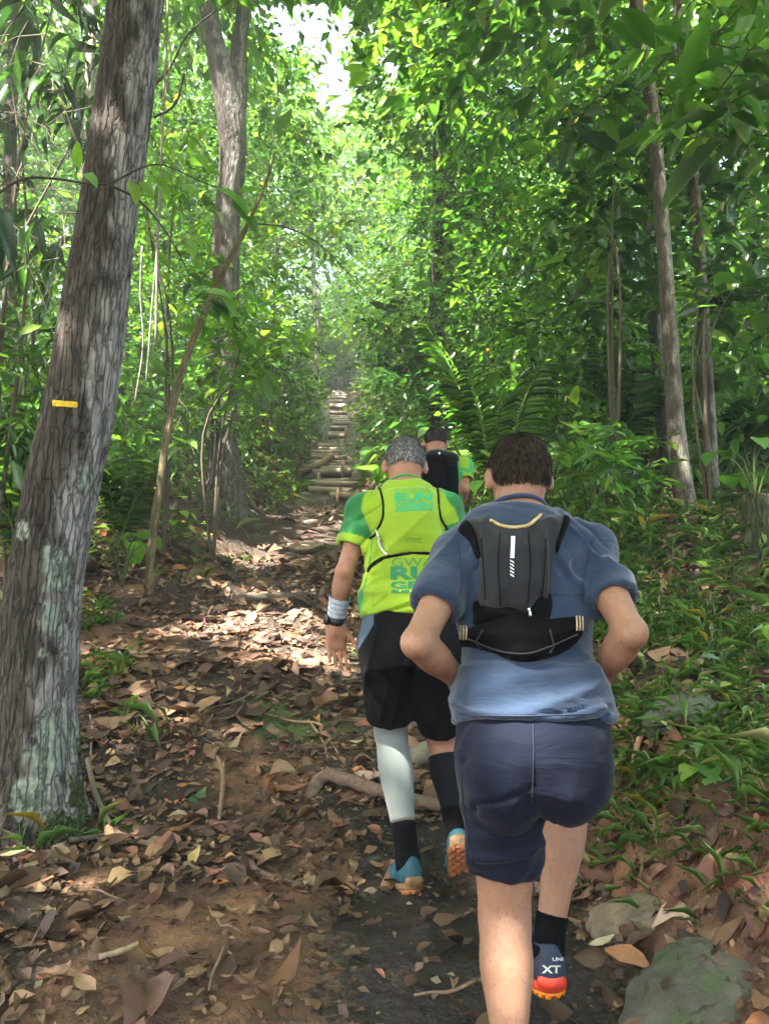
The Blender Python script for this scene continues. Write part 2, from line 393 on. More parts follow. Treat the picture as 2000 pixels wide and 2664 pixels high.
one_leaf(1755, 2375, .17, .07, -.5, (.46, .33, .22), 'folded beige leaf behind the flat grey-green rock', 14)
one_leaf(1640, 2560, .19, .07, -.9, (.40, .18, .09), 'orange-brown long leaf lying on the grey-green rock', 15, .4, .09)
one_leaf(1570, 2475, .11, .04, .1, (.50, .42, .28), 'pale torn leaf near the orange-soled shoe', 16)
one_leaf(1715, 1780, .19, .13, .9, (.30, .17, .10), 'big tan leaf draped on the right grassy bank', 17, .9, .08)
one_leaf(1720, 1590, .20, .13, .2, (.46, .29, .19), 'pale brown leaf resting on the bank grass', 18, .9, .08)
one_leaf(735, 2020, .17, .13, .3, (.26, .16, .10), 'wide brown leaf beside the thin forked roots', 19, 1.0)
one_leaf(965, 2050, .20, .08, .1, (.42, .27, .19), 'pinkish tan leaf above the gnarled root', 21, .6)
one_leaf(610, 1625, .30, .16, .5, (.45, .29, .18), 'large tan leaf in the patch of sunlight', 22, .5)

# ================================================================== rocks
def rock(u, v, sx, sy, sz, rot, c, label, seed, moss=.3, sink=.35, flat=1.0):
    bm = bmesh.new(); bmesh.ops.create_icosphere(bm, subdivisions=5, radius=1.0)
    P = np.array([x.co[:] for x in bm.verts]); F = np.array([[q.index for q in f.verts] for f in bm.faces]); bm.free()
    d = 1 + .22 * fbm(P * 1.3 + seed, 3, seed) + .07 * fbm(P * 6, 3, seed + 3) - .05 * np.clip(1 - np.abs(fbm(P * 2.2, 2, seed + 8)) * 6, 0, 1)
    Q = P * d[:, None]; Q[:, 2] = np.where(Q[:, 2] > .55 * flat, .55 * flat + (Q[:, 2] - .55 * flat) * .3, Q[:, 2])
    Q = Q * [sx, sy, sz]; cr, sr = math.cos(rot), math.sin(rot)
    Q = np.stack([Q[:, 0] * cr - Q[:, 1] * sr, Q[:, 0] * sr + Q[:, 1] * cr, Q[:, 2]], -1)
    p = gpix(u, v); n = gnormal(p[0], p[1]); Q[:, 2] -= (n[0] * Q[:, 0] + n[1] * Q[:, 1]) / n[2] * .7
    W = Q + p + [0, 0, sz * (1 - sink * 2) * .5]
    t = NT('rock_stone'); vv = t.coord('Object')
    n1 = t.noise(vv, 9, 6, .6); n2 = t.noise(vv, 60, 4)
    col = t.mix(t.ramp(n1, .3, .7), tuple(x * .4 for x in c), tuple(x * 1.4 for x in c))
    col = t.mix(t.ramp(n2, .5, .75, 0, .4), col, (.12, .08, .05))
    geo = t.n('ShaderNodeNewGeometry'); 
    mk = t.math('MULTIPLY', t.ramp(t.noise(vv, 14, 5), .45, .6), moss)
    col = t.mix(mk, col, (.05, .08, .025))
    m = t.done(t.n('ShaderNodeBsdfPrincipled', {'Base Color': col, 'Roughness': .8, 'Normal': bump(t, t.math('ADD', n1, t.math('MULTIPLY', n2, .4)), .8, .02)}).outputs[0])
    return putc('rock', W, F, m, 'rock', label, 'rocks set in the trail')
rock(1780, 2610, .165, .115, .11, -.5, (.075, .072, .055), 'large flat grey-green rock at the lower edge beside the orange-soled shoe', 2, .6, .32, .75)
rock(1640, 2395, .065, .15, .055, .55, (.17, .13, .085), 'smooth tan elongated stone behind the flat grey-green rock', 5, .1, .25)
rock(1770, 1875, .14, .10, .10, .2, (.10, .10, .075), 'mossy rounded rock half sunk in the grassy bank', 7, .8, .4)
#rock(1075, 2320, .11, .10, .10, .3, (.055, .05, .042), 'dark wet stone under the teal shoe', 9, .1, .3)
rock(1400, 2270, .07, .06, .06, .1, (.16, .145, .12), 'pale grey stone seen between the legs of the nearest hiker', 11, .1, .3)
#rock(1190, 2390, .10, .09, .12, .7, (.05, .03, .02), 'muddy brown stone below the lifted teal shoe', 12, .1, .3)
rock(790, 1420, .30, .45, .10, .1, (.24, .17, .13), 'flat pinkish rock slab exposed in the trail', 14, .1, .4, .5)
rock(800, 1360, .22, .30, .08, .6, (.22, .16, .125), 'smaller flat slab above the pinkish rock slab', 15, .1, .4, .5)
rock(635, 1345, .28, .2, .2, .1, (.10, .095, .06), 'mossy stone in the grass by the forked tree', 16, .8, .4)

# ================================================================== logs, roots, twigs
t = NT('log_wood'); vv = t.coord('Object', (1, 1, 1)); gen = t.coord('Object', (14, 60, 60))
n1 = t.noise(gen, 1.2, 5, .6); n2 = t.noise(vv, 7, 4)
at = t.n('ShaderNodeAttribute', attribute_name='Col').outputs[0]
col = t.mix(t.ramp(n1, .35, .7, 0, .65), at, (.10, .085, .06)); col = t.mix(t.ramp(n2, .58, .78, 0, .4), col, (.12, .10, .065))
M_LOG = t.done(t.n('ShaderNodeBsdfPrincipled', {'Base Color': col, 'Roughness': .8, 'Normal': bump(t, n1, .6, .01)}).outputs[0])
def ordinal(n):
    w = ['lowest', 'second', 'third', 'fourth', 'fifth', 'sixth', 'seventh', 'eighth', 'ninth', 'tenth', 'eleventh', 'twelfth', 'thirteenth', 'fourteenth', 'fifteenth',
         'sixteenth', 'seventeenth', 'eighteenth', 'nineteenth', 'twentieth', 'twenty-first', 'twenty-second', 'twenty-third', 'twenty-fourth', 'twenty-fifth', 'twenty-sixth', 'twenty-seventh', 'twenty-eighth', 'twenty-ninth', 'thirtieth']
    return w[n]
def cpix(x, y): return 600 + x / 3.6875, 950 + y / 3.6875
LOGS = [(960, 1270, 1210, 1278, .075), (770, 1212, 1230, 1222, .075), (750, 1172, 1195, 1180, .06), (800, 1140, 1130, 1132, .055), (800, 1050, 1140, 1050, .095), (870, 1008, 1140, 1010, .07), (815, 965, 1080, 972, .055),
        (770, 935, 1085, 938, .065), (780, 900, 1095, 900, .065), (775, 855, 1030, 868, .065), (775, 826, 1045, 834, .06), (830, 800, 1010, 805, .06), (840, 765, 990, 765, .06),
        (930, 680, 1105, 683, .085), (925, 648, 1085, 650, .07), (960, 608, 1110, 606, .075), (985, 568, 1135, 568, .07), (985, 547, 1140, 546, .06), (965, 520, 1125, 522, .07), (965, 490, 1115, 491, .075),
        (960, 465, 1110, 464, .075), (955, 408, 1110, 410, .10), (955, 378, 1090, 376, .085), (940, 350, 1070, 352, .075), (970, 325, 1110, 322, .10), (975, 293, 1110, 291, .075), (980, 272, 1105, 270, .07), (985, 255, 1060, 253, .07)]
stairs_group = 'log steps climbing the trail'
for i, (x0, y0, x1, y1, rad) in enumerate(LOGS):
    ua, va = cpix(x0, y0); ub, vb = cpix(x1, y1)
    c0 = gpix((ua + ub) / 2, (va + vb) / 2 + 3); Yc = c0[1]
    a = U(ua, va, Yc + random.uniform(-.04, .04)); b_ = U(ub, vb, Yc + random.uniform(-.04, .04))
    m = (a + b_) / 2; rad *= 1.02; dz = float(ground(m[0], m[1])) + rad * .8 - m[2]; a, b_ = m + (a - m) * 1.1, m + (b_ - m) * 1.1; a[2] += dz; b_[2] += dz
    P = np.linspace(a, b_, 9); P[:, 2] += .008 * np.sin(np.linspace(0, 5, 9) + i)
    V, F = tube(P, rad * (1 + .06 * np.sin(np.arange(9) * 1.3 + i)), 14, True, .08, i)
    cc = np.array([.36, .29, .205]) * random.uniform(.75, 1.15)
    where = 'lower' if i < 13 else 'upper'
    k = i if i < 13 else i - 13
    putc('log_step', V, F, M_LOG, 'log', '%s log of the %s flight of trail steps, counted from below' % (ordinal(k), where), stairs_group, col=np.broadcast_to(cc, (len(V), 3)))
for (x, y, hh, lab) in [(1075, 1075, .38, 'upright wooden stake pinning the thick lower steps'), (1030, 1300, .30, 'short stake in front of the lowest log step'), (1105, 690, .35, 'stake at the end of the lowest upper-flight log'),
                        (925, 690, .3, 'stake at the near end of the upper-flight logs'), (845, 1150, .28, 'small stake beside the pale middle logs')]:
    u, v = cpix(x, y); p = gpix(u, v + 4); p = p + [0, -.06, 0]
    V, F = tube([p + [0, 0, -.12], p + [0, 0, hh * .5], p + [.01, 0, hh]], [.04, .04, .036], 10, True, .08, 3)
    putc('wooden_stake', V, F, M_LOG, 'stake', lab, 'stakes holding the log steps', col=np.broadcast_to(np.array([.36, .20, .12]), (len(V), 3)))
def stick(name, pts, rad, c, cat, label, group=None, n=14, dz=None, rough=.12, mat=None):
    P = spline(np.array([gpix(u, v) for u, v in pts]) if dz is None else np.array([gpix(u, v) + [0, 0, d] for (u, v), d in zip(pts, dz)]), n)
    R = np.interp(np.linspace(0, 1, n), np.linspace(0, 1, len(rad)), rad)
    V, F = tube(P, R, 10, True, rough, len(label))
    return putc(name, V, F, mat or M_TWIG, cat, label, group, col=np.broadcast_to(np.array(c), (len(V), 3)))
stick('fallen_log', [(775, 1240), (830, 1222), (862, 1208)], [.085, .09, .08], (.38, .22, .12), 'log', 'orange-brown loose log slanting against the lower steps', dz=[.10, .12, .22], mat=M_LOG)
stick('fallen_log', [(605, 1576), (690, 1568), (790, 1562)], [.045, .05, .04], (.11, .085, .06), 'log', 'dark thin log lying across the trail above the sunlit leaves', dz=[.04, .05, .05])
stick('fallen_log', [(1040, 1895), (1110, 1882), (1180, 1878)], [.06, .062, .06], (.22, .19, .15), 'log', 'grey step log between the legs of the green hiker', dz=[.04, .05, .04], mat=M_LOG)
stick('fallen_log', [(1060, 1990), (1130, 1975), (1200, 1965)], [.05, .055, .05], (.20, .17, .13), 'log', 'lower grey step log behind the pale calf sleeve', dz=[.04, .05, .04], mat=M_LOG)
stick('fallen_log', [(945, 1440), (980, 1448), (1030, 1455)], [.085, .09, .085], (.25, .22, .18), 'log', 'pale log end beside the waist of the green hiker', dz=[.06, .06, .06], mat=M_LOG)
stick('tree_root', [(800, 2075), (840, 2050), (900, 2065), (1000, 2090), (1100, 2105), (1180, 2110)], [.03, .036, .034, .03, .028, .02], (.17, .115, .08), 'root', 'gnarled bare root crossing the trail below the green hiker', dz=[-.02, .04, .05, .04, .03, 0], n=30, rough=.2)
stick('tree_root', [(225, 2020), (250, 2090), (290, 2150), (330, 2185)], [.012, .013, .012, .008], (.20, .16, .11), 'root', 'slender grey root curving off the mossy trunk base', dz=[.10, .06, .04, .01], n=20)
stick('tree_root', [(540, 1965), (570, 1990), (580, 2040), (570, 2130)], [.010, .012, .012, .008], (.26, .17, .10), 'root', 'crooked brown root above the fresh green leaf', dz=[.03, .04, .04, .02], n=20)
stick('tree_root', [(600, 2245), (650, 2270), (670, 2300), (790, 2315)], [.008, .012, .013, .009], (.17, .10, .07), 'root', 'thin dark root beside the reddish soil patch', dz=[0, .02, .02, .01], n=20)
stick('tree_root', [(690, 1872), (760, 1878), (830, 1890), (860, 1930), (880, 1970)], [.005, .006, .007, .006, .004], (.34, .22, .12), 'root', 'pale wiry root over the mossy soil patch', dz=[.02] * 5, n=24)
stick('tree_root', [(800, 1875), (840, 1930), (855, 1990)], [.005, .006, .004], (.36, .22, .12), 'root', 'second pale wiry root forking beside the first', dz=[.02] * 3, n=16)
stick('fallen_twig', [(255, 2545), (310, 2535), (368, 2510)], [.008, .009, .006], (.33, .24, .15), 'twig', 'straight tan twig on the soil near the lower edge', dz=[.03] * 3)
stick('fallen_twig', [(180, 2195), (240, 2182), (300, 2175)], [.012, .011, .007], (.10, .08, .06), 'twig', 'dark twig lying below the mossy trunk', dz=[.03] * 3)
stick('fallen_twig', [(70, 2235), (110, 2262), (145, 2288)], [.004, .004, .003], (.28, .21, .15), 'twig', 'fine straw twig at the foot of the lichen-patched trunk', dz=[.03] * 3)
stick('fallen_twig', [(1648, 2040), (1662, 1990), (1680, 1960)], [.010, .012, .009], (.48, .30, .16), 'twig', 'broken orange-tan stick hanging on the soil bank', dz=[.05, .06, .06])
stick('fallen_twig', [(235, 1985), (238, 1930), (232, 1890)], [.006, .006, .004], (.30, .25, .2), 'twig', 'thin grey twig right of the lichen-patched trunk', dz=[.02, .03, .03])
rk = np.random.default_rng(31)
for i in range(34):
    y = rk.uniform(2.2, 8); x = rk.uniform(-.42, .1) * y
    a = rk.uniform(0, 6.28); L = rk.uniform(.12, .4)
    P = [gpoint(x + math.cos(a) * L * s_ + rk.normal(0, .01), y + math.sin(a) * L * s_, .02 + rk.random() * .02) for s_ in (-.5, -.1, .2, .5)]
    tc_ = rk.uniform(.6, 1.5); V, F = tube(spline(P, 9), np.linspace(.006, .003, 9), 6, True, .15, i)
    putc('fallen_twig', V, F, M_TWIG, 'twig', '%s %s dead twig lying %s' % ('long' if L > .3 else 'short' if L < .2 else 'mid-length', 'pale' if tc_ > 1.15 else 'dark' if tc_ < .85 else 'brown', region(x, y)), 'small twigs in the leaf litter', col=np.broadcast_to(np.array([.20, .13, .08]) * tc_, (len(V), 3)))
# ================================================================== hikers: smooth volumes turned into one mesh each
class Vol:
    def __init__(s, lo, hi, h):
        s.h = h; s.lo = np.asarray(lo, float); n = np.ceil((np.asarray(hi) - s.lo) / h).astype(int) + 1
        s.ax = [(s.lo[i] + h * np.arange(n[i])).astype(np.float32) for i in range(3)]
        s.F = np.full(tuple(n), .5, np.float32)
    def sl(s, lo, hi):
        r = []
        for i in range(3):
            a = max(0, int((lo[i] - s.lo[i]) / s.h)); b = min(s.F.shape[i], int((hi[i] - s.lo[i]) / s.h) + 2)
            r.append(slice(a, max(a, b)))
        return tuple(r)
    def xyz(s, q):
        return s.ax[0][q[0]][:, None, None], s.ax[1][q[1]][None, :, None], s.ax[2][q[2]][None, None, :]
    def add(s, prim, k=0.0, op='u', m=.06):
        f, lo, hi = prim; q = s.sl(np.asarray(lo) - m - k, np.asarray(hi) + m + k)
        if min(x.stop - x.start for x in q) <= 0: return s
        d = f(*s.xyz(q)).astype(np.float32); A = s.F[q]
        if op == 'u':
            if k > 0:
                h = np.clip(.5 + .5 * (A - d) / k, 0, 1); s.F[q] = A * (1 - h) + d * h - k * h * (1 - h)
            else: s.F[q] = np.minimum(A, d)
        elif op == 's':
            if k > 0:
                d = -d; h = np.clip(.5 - .5 * (A - d) / k, 0, 1); s.F[q] = A * (1 - h) + d * h + k * h * (1 - h)
            else: s.F[q] = np.maximum(A, -d)
        return s
    def cut(s, p, n):
        """keep the side the normal points away from"""
        X, Y, Z = s.xyz((slice(None),) * 3); n = nrm(n)
        s.F = np.maximum(s.F, ((X - p[0]) * n[0] + (Y - p[1]) * n[1] + (Z - p[2]) * n[2]).astype(np.float32)); return s
    def mesh(s, smooth=1):
        F = s.F; I = F < 0
        c = np.zeros(tuple(np.array(F.shape) - 1), np.uint8)
        offs = [(i, j, k) for i in (0, 1) for j in (0, 1) for k in (0, 1)]
        nx, ny, nz = F.shape
        for (i, j, k) in offs: c += I[i:nx - 1 + i, j:ny - 1 + j, k:nz - 1 + k]
        act = np.argwhere((c > 0) & (c < 8)); idx = np.full(c.shape, -1, np.int32); idx[tuple(act.T)] = np.arange(len(act))
        vals = {o: F[act[:, 0] + o[0], act[:, 1] + o[1], act[:, 2] + o[2]] for o in offs}
        acc = np.zeros((len(act), 3)); cnt = np.zeros(len(act))
        for a in offs:
            for ax in range(3):
                if a[ax] == 0:
                    b = list(a); b[ax] = 1; b = tuple(b); va, vb = vals[a], vals[b]; x = (va < 0) != (vb < 0)
                    tt = np.where(x, va / np.where(np.abs(va - vb) < 1e-9, 1, va - vb), 0); p = np.zeros((len(act), 3)); p[:] = a; p[:, ax] = tt
                    acc[x] += p[x]; cnt[x] += 1
        P = s.lo + (act + acc / cnt[:, None]) * s.h
        Q = []
        for ax in range(3):
            u, v = (ax + 1) % 3, (ax + 2) % 3
            A = [slice(None)] * 3; B = [slice(None)] * 3; A[ax] = slice(0, -1); B[ax] = slice(1, None)
            for w_ in (u, v): A[w_] = slice(1, -1); B[w_] = slice(1, -1)
            ia, ib = I[tuple(A)], I[tuple(B)]
            for sgn in (0, 1):
                e = np.argwhere((ia & ~ib) if sgn == 0 else (~ia & ib))
                if not len(e): continue
                e[:, u] += 1; e[:, v] += 1
                def cell(du, dv):
                    t_ = e.copy(); t_[:, u] += du; t_[:, v] += dv; return idx[tuple(t_.T)]
                q = np.stack([cell(-1, -1), cell(0, -1), cell(0, 0), cell(-1, 0)], -1)
                Q.append(q if sgn == 0 else q[:, ::-1])
        Q = np.concatenate(Q)
        for _ in range(smooth): P = relax(P, Q, .5)
        return P, Q
def relax(P, Q, f):
    E = np.concatenate([Q[:, [0, 1]], Q[:, [1, 2]], Q[:, [2, 3]], Q[:, [3, 0]]]); n = len(P)
    c = np.bincount(E[:, 0], minlength=n) + np.bincount(E[:, 1], minlength=n); A = np.zeros_like(P)
    for i in range(3): A[:, i] = np.bincount(E[:, 0], P[E[:, 1], i], n) + np.bincount(E[:, 1], P[E[:, 0], i], n)
    return P * (1 - f) + A / np.maximum(c, 1)[:, None] * f
def vnormals(P, Q):
    N = np.cross(P[Q[:, 2]] - P[Q[:, 0]], P[Q[:, 3]] - P[Q[:, 1]]); A = np.zeros_like(P)
    for j in range(4):
        for i in range(3): A[:, i] += np.bincount(Q[:, j], N[:, i], len(P))
    return nrm(A)
def cone(a, b, ra, rb, flat=None, bulge=0.0, bt=.35):
    a, b = np.asarray(a, float), np.asarray(b, float); ab = b - a; L2 = ab @ ab; L = math.sqrt(L2); R = max(ra, rb) + abs(bulge)
    def f(X, Y, Z):
        t = ((X - a[0]) * ab[0] + (Y - a[1]) * ab[1] + (Z - a[2]) * ab[2]) / L2; tc = np.clip(t, 0, 1)
        d = np.sqrt((X - a[0] - tc * ab[0]) ** 2 + (Y - a[1] - tc * ab[1]) ** 2 + (Z - a[2] - tc * ab[2]) ** 2) - (ra + (rb - ra) * tc)
        if bulge: d = d - bulge * np.exp(-((tc - bt) / .22) ** 2)
        if flat is not None:
            if flat in ('b', 'ab'): d = np.maximum(d, (t - 1) * L)
            if flat in ('a', 'ab'): d = np.maximum(d, -t * L)
        return d
    return f, np.minimum(a, b) - R, np.maximum(a, b) + R
def ell(c, r, R=None):
    c = np.asarray(c, float); r = np.asarray(r, float); R = np.eye(3) if R is None else np.asarray(R)   # rows: local axes
    def f(X, Y, Z):
        x, y, z = X - c[0], Y - c[1], Z - c[2]
        q = [(x * R[i][0] + y * R[i][1] + z * R[i][2]) / r[i] for i in range(3)]
        k0 = np.sqrt(q[0] ** 2 + q[1] ** 2 + q[2] ** 2); k1 = np.sqrt((q[0] / r[0]) ** 2 + (q[1] / r[1]) ** 2 + (q[2] / r[2]) ** 2)
        return k0 * (k0 - 1) / np.maximum(k1, 1e-6)
    e = r.max(); return f, c - e, c + e
def frame(a, b, right):
    k = nrm(np.asarray(b, float) - a); r = np.asarray(right, float); r = nrm(r - k * (r @ k)); return r, np.cross(k, r), k
def loft(a, b, right, ts, wx, wy, oy=None, p=2.4, grow=0.0):
    r, fw, k = frame(a, b, right); L = np.linalg.norm(np.asarray(b) - a); ts = np.asarray(ts, float)
    wx = np.asarray(wx) + grow; wy = np.asarray(wy) + grow; oy = np.zeros(len(ts)) if oy is None else np.asarray(oy)
    def f(X, Y, Z):
        x, y, z = X - a[0], Y - a[1], Z - a[2]
        t = (x * k[0] + y * k[1] + z * k[2]) / L; lx = x * r[0] + y * r[1] + z * r[2]; ly = x * fw[0] + y * fw[1] + z * fw[2]
        sh = np.broadcast_shapes(t.shape, lx.shape, ly.shape); tt = np.broadcast_to(t, sh).ravel()
        W = np.interp(tt, ts, wx).reshape(sh); H = np.interp(tt, ts, wy).reshape(sh); O = np.interp(tt, ts, oy).reshape(sh)
        rho = (np.abs(lx / W) ** p + np.abs((ly - O) / H) ** p) ** (1 / p)
        d = (rho - 1) * np.minimum(W, H)
        return np.maximum(np.maximum(d, (ts[0] - t) * L), (t - ts[-1]) * L)
    m = max(wx.max(), wy.max()) + .02; lo = np.asarray(a) + k * L * ts[0]; hi = np.asarray(a) + k * L * ts[-1]
    return f, np.minimum(lo, hi) - m, np.maximum(lo, hi) + m
def box_rot(c, half, R, rr=.01):
    c = np.asarray(c, float); half = np.asarray(half, float); R = np.asarray(R)
    def f(X, Y, Z):
        x, y, z = X - c[0], Y - c[1], Z - c[2]
        q = [np.abs(x * R[i][0] + y * R[i][1] + z * R[i][2]) - (half[i] - rr) for i in range(3)]
        return np.sqrt(sum(np.maximum(v, 0) ** 2 for v in q)) + np.minimum(np.maximum(np.maximum(q[0], q[1]), q[2]), 0) - rr
    e = np.linalg.norm(half); return f, c - e, c + e

# ---- fabrics and skin
def skin_mat(name, c, c2):
    t = NT(name); v = t.coord('Object'); n1 = t.noise(v, 9, 4); n2 = t.noise(v, 160, 3)
    col = t.mix(t.ramp(n1, .35, .7), c, c2); col = t.mix(t.ramp(n2, .4, .75, 0, .30), col, tuple(x * .5 for x in c)); n3 = t.noise(v, 38, 4); col = t.mix(t.ramp(n3, .5, .75, 0, .30), col, (c[0] * .9, c[1] * .55, c[2] * .5))
    return t.done(t.n('ShaderNodeBsdfPrincipled', {'Base Color': col, 'Roughness': .62, 'Specular IOR Level': .3, 'Subsurface Weight': .08, 'Subsurface Radius': (.02, .008, .004),
                      'Subsurface Scale': .4, 'Normal': bump(t, t.math('ADD', n2, n3), .3, .0018)}).outputs[0])
def cloth_mat(name, c=None, rough=.85, weave=900, heather=0.0, sheen=.25, wr=0.0, spec=.25):
    t = NT(name); v = t.coord('Object')
    base = t.n('ShaderNodeAttribute', attribute_name='Col').outputs[0] if c is None else t.n('ShaderNodeRGB').outputs[0]
    if c is not None: base.node.outputs[0].default_value = (*c, 1)
    n0 = t.noise(v, 6, 3); n1 = t.noise(t.coord('Object', (220, 220, 900)), 1.0, 2); nw = t.noise(v, weave, 2)
    col = t.mix(t.ramp(n0, .3, .75, 0, .18), base, t.mix(1.0, base, (.55, .55, .6), 'MULTIPLY'))
    if heather: col = t.mix(t.ramp(n1, .35, .65, 0, heather), col, t.mix(1.0, col, (2.0, 1.9, 1.8), 'MULTIPLY'))
    nr = bump(t, nw, .35, .0012)
    if wr:
        n3 = t.noise(t.coord('Object', (9, 9, 26)), 1.0, 4, .5, 1.2); nr = bump(t, n3, .5, wr, nr)
    return t.done(t.n('ShaderNodeBsdfPrincipled', {'Base Color': col, 'Roughness': rough, 'Sheen Weight': sheen, 'Specular IOR Level': spec, 'Normal': nr}).outputs[0])
def hair_mat(name, c):
    t = NT(name); at = t.n('ShaderNodeAttribute', attribute_name='Col').outputs[0]
    return t.done(t.n('ShaderNodeBsdfPrincipled', {'Base Color': at, 'Roughness': .75, 'Specular IOR Level': .12}).outputs[0])
M_HAIR = hair_mat('short_hair', None)
M_BLACK = cloth_mat('black_fabric', (.005, .005, .006), .75, 700, sheen=.02, spec=.08)
M_SOCK = cloth_mat('sock_knit', (.004, .004, .005), .9, 500, sheen=.01, spec=.05)
M_RUBBER = plain('black_rubber', (.014, .014, .015), .5, .2, 60, spec=.5)

def hand(V, W, d, n, s, k=1.0, curl=(.5, .6, .7, .8), thumb=.4):
    """palm with four fingers and a thumb; d: towards fingertips, n: palm side, s: thumb side"""
    d, n, s = nrm(d), nrm(n), nrm(s)
    R = np.array([s, d, n])
    V.add(box_rot(W + d * .052 * k, np.array([.041, .054, .016]) * k, R, .014 * k), .012)
    V.add(cone(W - d * .02, W + d * .03, .027, .030 * k), .02)
    V.add(ell(W + d * .04 * k + s * .026 * k + n * .008, np.array([.020, .034, .018]) * k, R), .012)
    for i, (off, ln, c) in enumerate(zip((.031, .0105, -.0105, -.031), (.92, 1.02, .95, .76), curl)):
        p = W + d * .098 * k + s * off * k; dd = nrm(d + s * off * .9); r0 = .0094 * k
        for seg, (l, cc) in enumerate(zip((.044, .028, .024), (c * .5, c * .9, c * .6))):
            dd = nrm(dd * math.cos(cc) + n * math.sin(cc)); q = p + dd * l * ln * k
            V.add(cone(p, q, r0, r0 * .92), .006 if seg == 0 else .002, m=.02); p = q; r0 *= .92
    p = W + d * .025 * k + s * .034 * k + n * .01; dd = nrm(d * .75 + s * .75 + n * thumb); r0 = .0115 * k
    for l, c in ((.038, .1), (.032, .35), (.026, .2)):
        dd = nrm(dd * math.cos(c) + nrm(d + n * .3) * math.sin(c)); q = p + dd * l * k
        V.add(cone(p, q, r0, r0 * .9), .006, m=.02); p = q; r0 *= .9

def head_axes(J):
    up = nrm(J['head_up']); r = nrm(np.asarray(J['right']) - up * (np.asarray(J['right']) @ up)); return r, np.cross(up, r), up
def add_head(V, J, k=1.0):
    r, f, u = head_axes(J); c = J['head']; R = np.array([r, f, u])
    V.add(ell(c + u * .022 * k - f * .008, np.array([.076, .097, .092]) * k, R), .02)
    V.add(ell(c - u * .035 * k + f * .030, np.array([.062, .066, .078]) * k, R), .03)           # face and jaw
    V.add(ell(c - u * .02 * k - f * .04, np.array([.060, .055, .07]) * k, R), .02)
    V.add(cone(c - u * .045 - f * .030, J['neck'] + np.array([0, 0, .0]), .056 * k, .060 * k), .025)
    V.add(cone(c + f * .092 * k + u * .005, c + f * .108 * k - u * .030, .008, .013), .012)       # nose
    for sg in (-1, 1):
        V.add(ell(c + r * sg * .034 + f * .086 * k + u * .004, (.013, .012, .012), R), .008, 's')   # eye sockets
        V.add(ell(c + r * sg * .033 + f * .080 * k + u * .003, (.011, .010, .010), R), .003)
        e = c + r * sg * .082 * k - f * .006 - u * .006                                              # ears
        er = nrm(r * sg * .9 - f * .55); V.add(ell(e, np.array([.012, .021, .034]) * k, np.array([er, np.cross(u, er), u])), .008)
        V.add(ell(e + er * .012 + u * .004, np.array([.005, .011, .018]) * k, np.array([er, np.cross(u, er), u])), .004, 's')
    V.add(ell(c + f * .098 * k - u * .058, (.022, .008, .004), R), .005)                           # mouth

def torso_prim(J, grow=0.0, t0=-.12, t1=1.0, k=1.0):
    s = J.get('tw', 1.0)
    return loft(J['pelvis'], J['neck'], J['right'], [-.14, 0, .14, .36, .56, .74, .86, .95, 1.0],
                np.array([.150, J.get('hipw', .172), .165, J.get('waist', .142), .150, .160, .148, .104, .064]) * s,
                np.array([.10, .115, .112, .098, .104, .112, .100, .076, .056]) * s, [.0, -.012, -.01, .012, .008, -.008, -.006, .0, .0], 2.3, grow)
def arm_joint(J, s): return J['sh' + s], J['el' + s], J['wr' + s]
def build_body(J, lo, hi, h, hands=True):
    V = Vol(lo, hi, h)
    V.add(torso_prim(J), .03)
    for s in 'LR':
        a, e, wv = arm_joint(J, s)
        V.add(cone(J['neck'] + [0, 0, -.06], a + [0, 0, .005], .042, .046), .04)
        V.add(cone(a, e, .046, .034, bulge=.005), .035); V.add(cone(e, wv, .035, .025, bulge=.007, bt=.28), .012)
        ol = nrm(nrm(e - a) + nrm(e - wv)); V.add(ell(e + ol * .016, (.020, .020, .020)), .022)
        if hands: hand(V, wv, J['hd' + s], J['hn' + s], J['ht' + s], curl=J.get('curl' + s, (.5, .6, .7, .8)))
        hp, kn, an = J['hip' + s], J['kn' + s], J['an' + s]
        V.add(cone(hp, kn, .088, .056, bulge=.006), .05); V.add(cone(kn, an, .050, .034, bulge=.014, bt=.30), .025)
        kb = nrm(np.cross(J['right'], nrm(an - kn)))                                                    # back of the shin
        kb = kb if kb[1] < 0 else -kb
        V.add(cone(kn + (an - kn) * .12 + kb * .018, kn + (an - kn) * .55 + kb * .012, .038, .028), .03)
        fd = nrm(J['ft' + s]); V.add(cone(an + [0, 0, 0], an - [0, 0, .045] + fd * -.02, .034, .032), .02)
        V.add(cone(an - [0, 0, .04], an - [0, 0, .055] + fd * .14, .034, .024), .03)
    add_head(V, J, J.get('headk', 1.0))
    return V
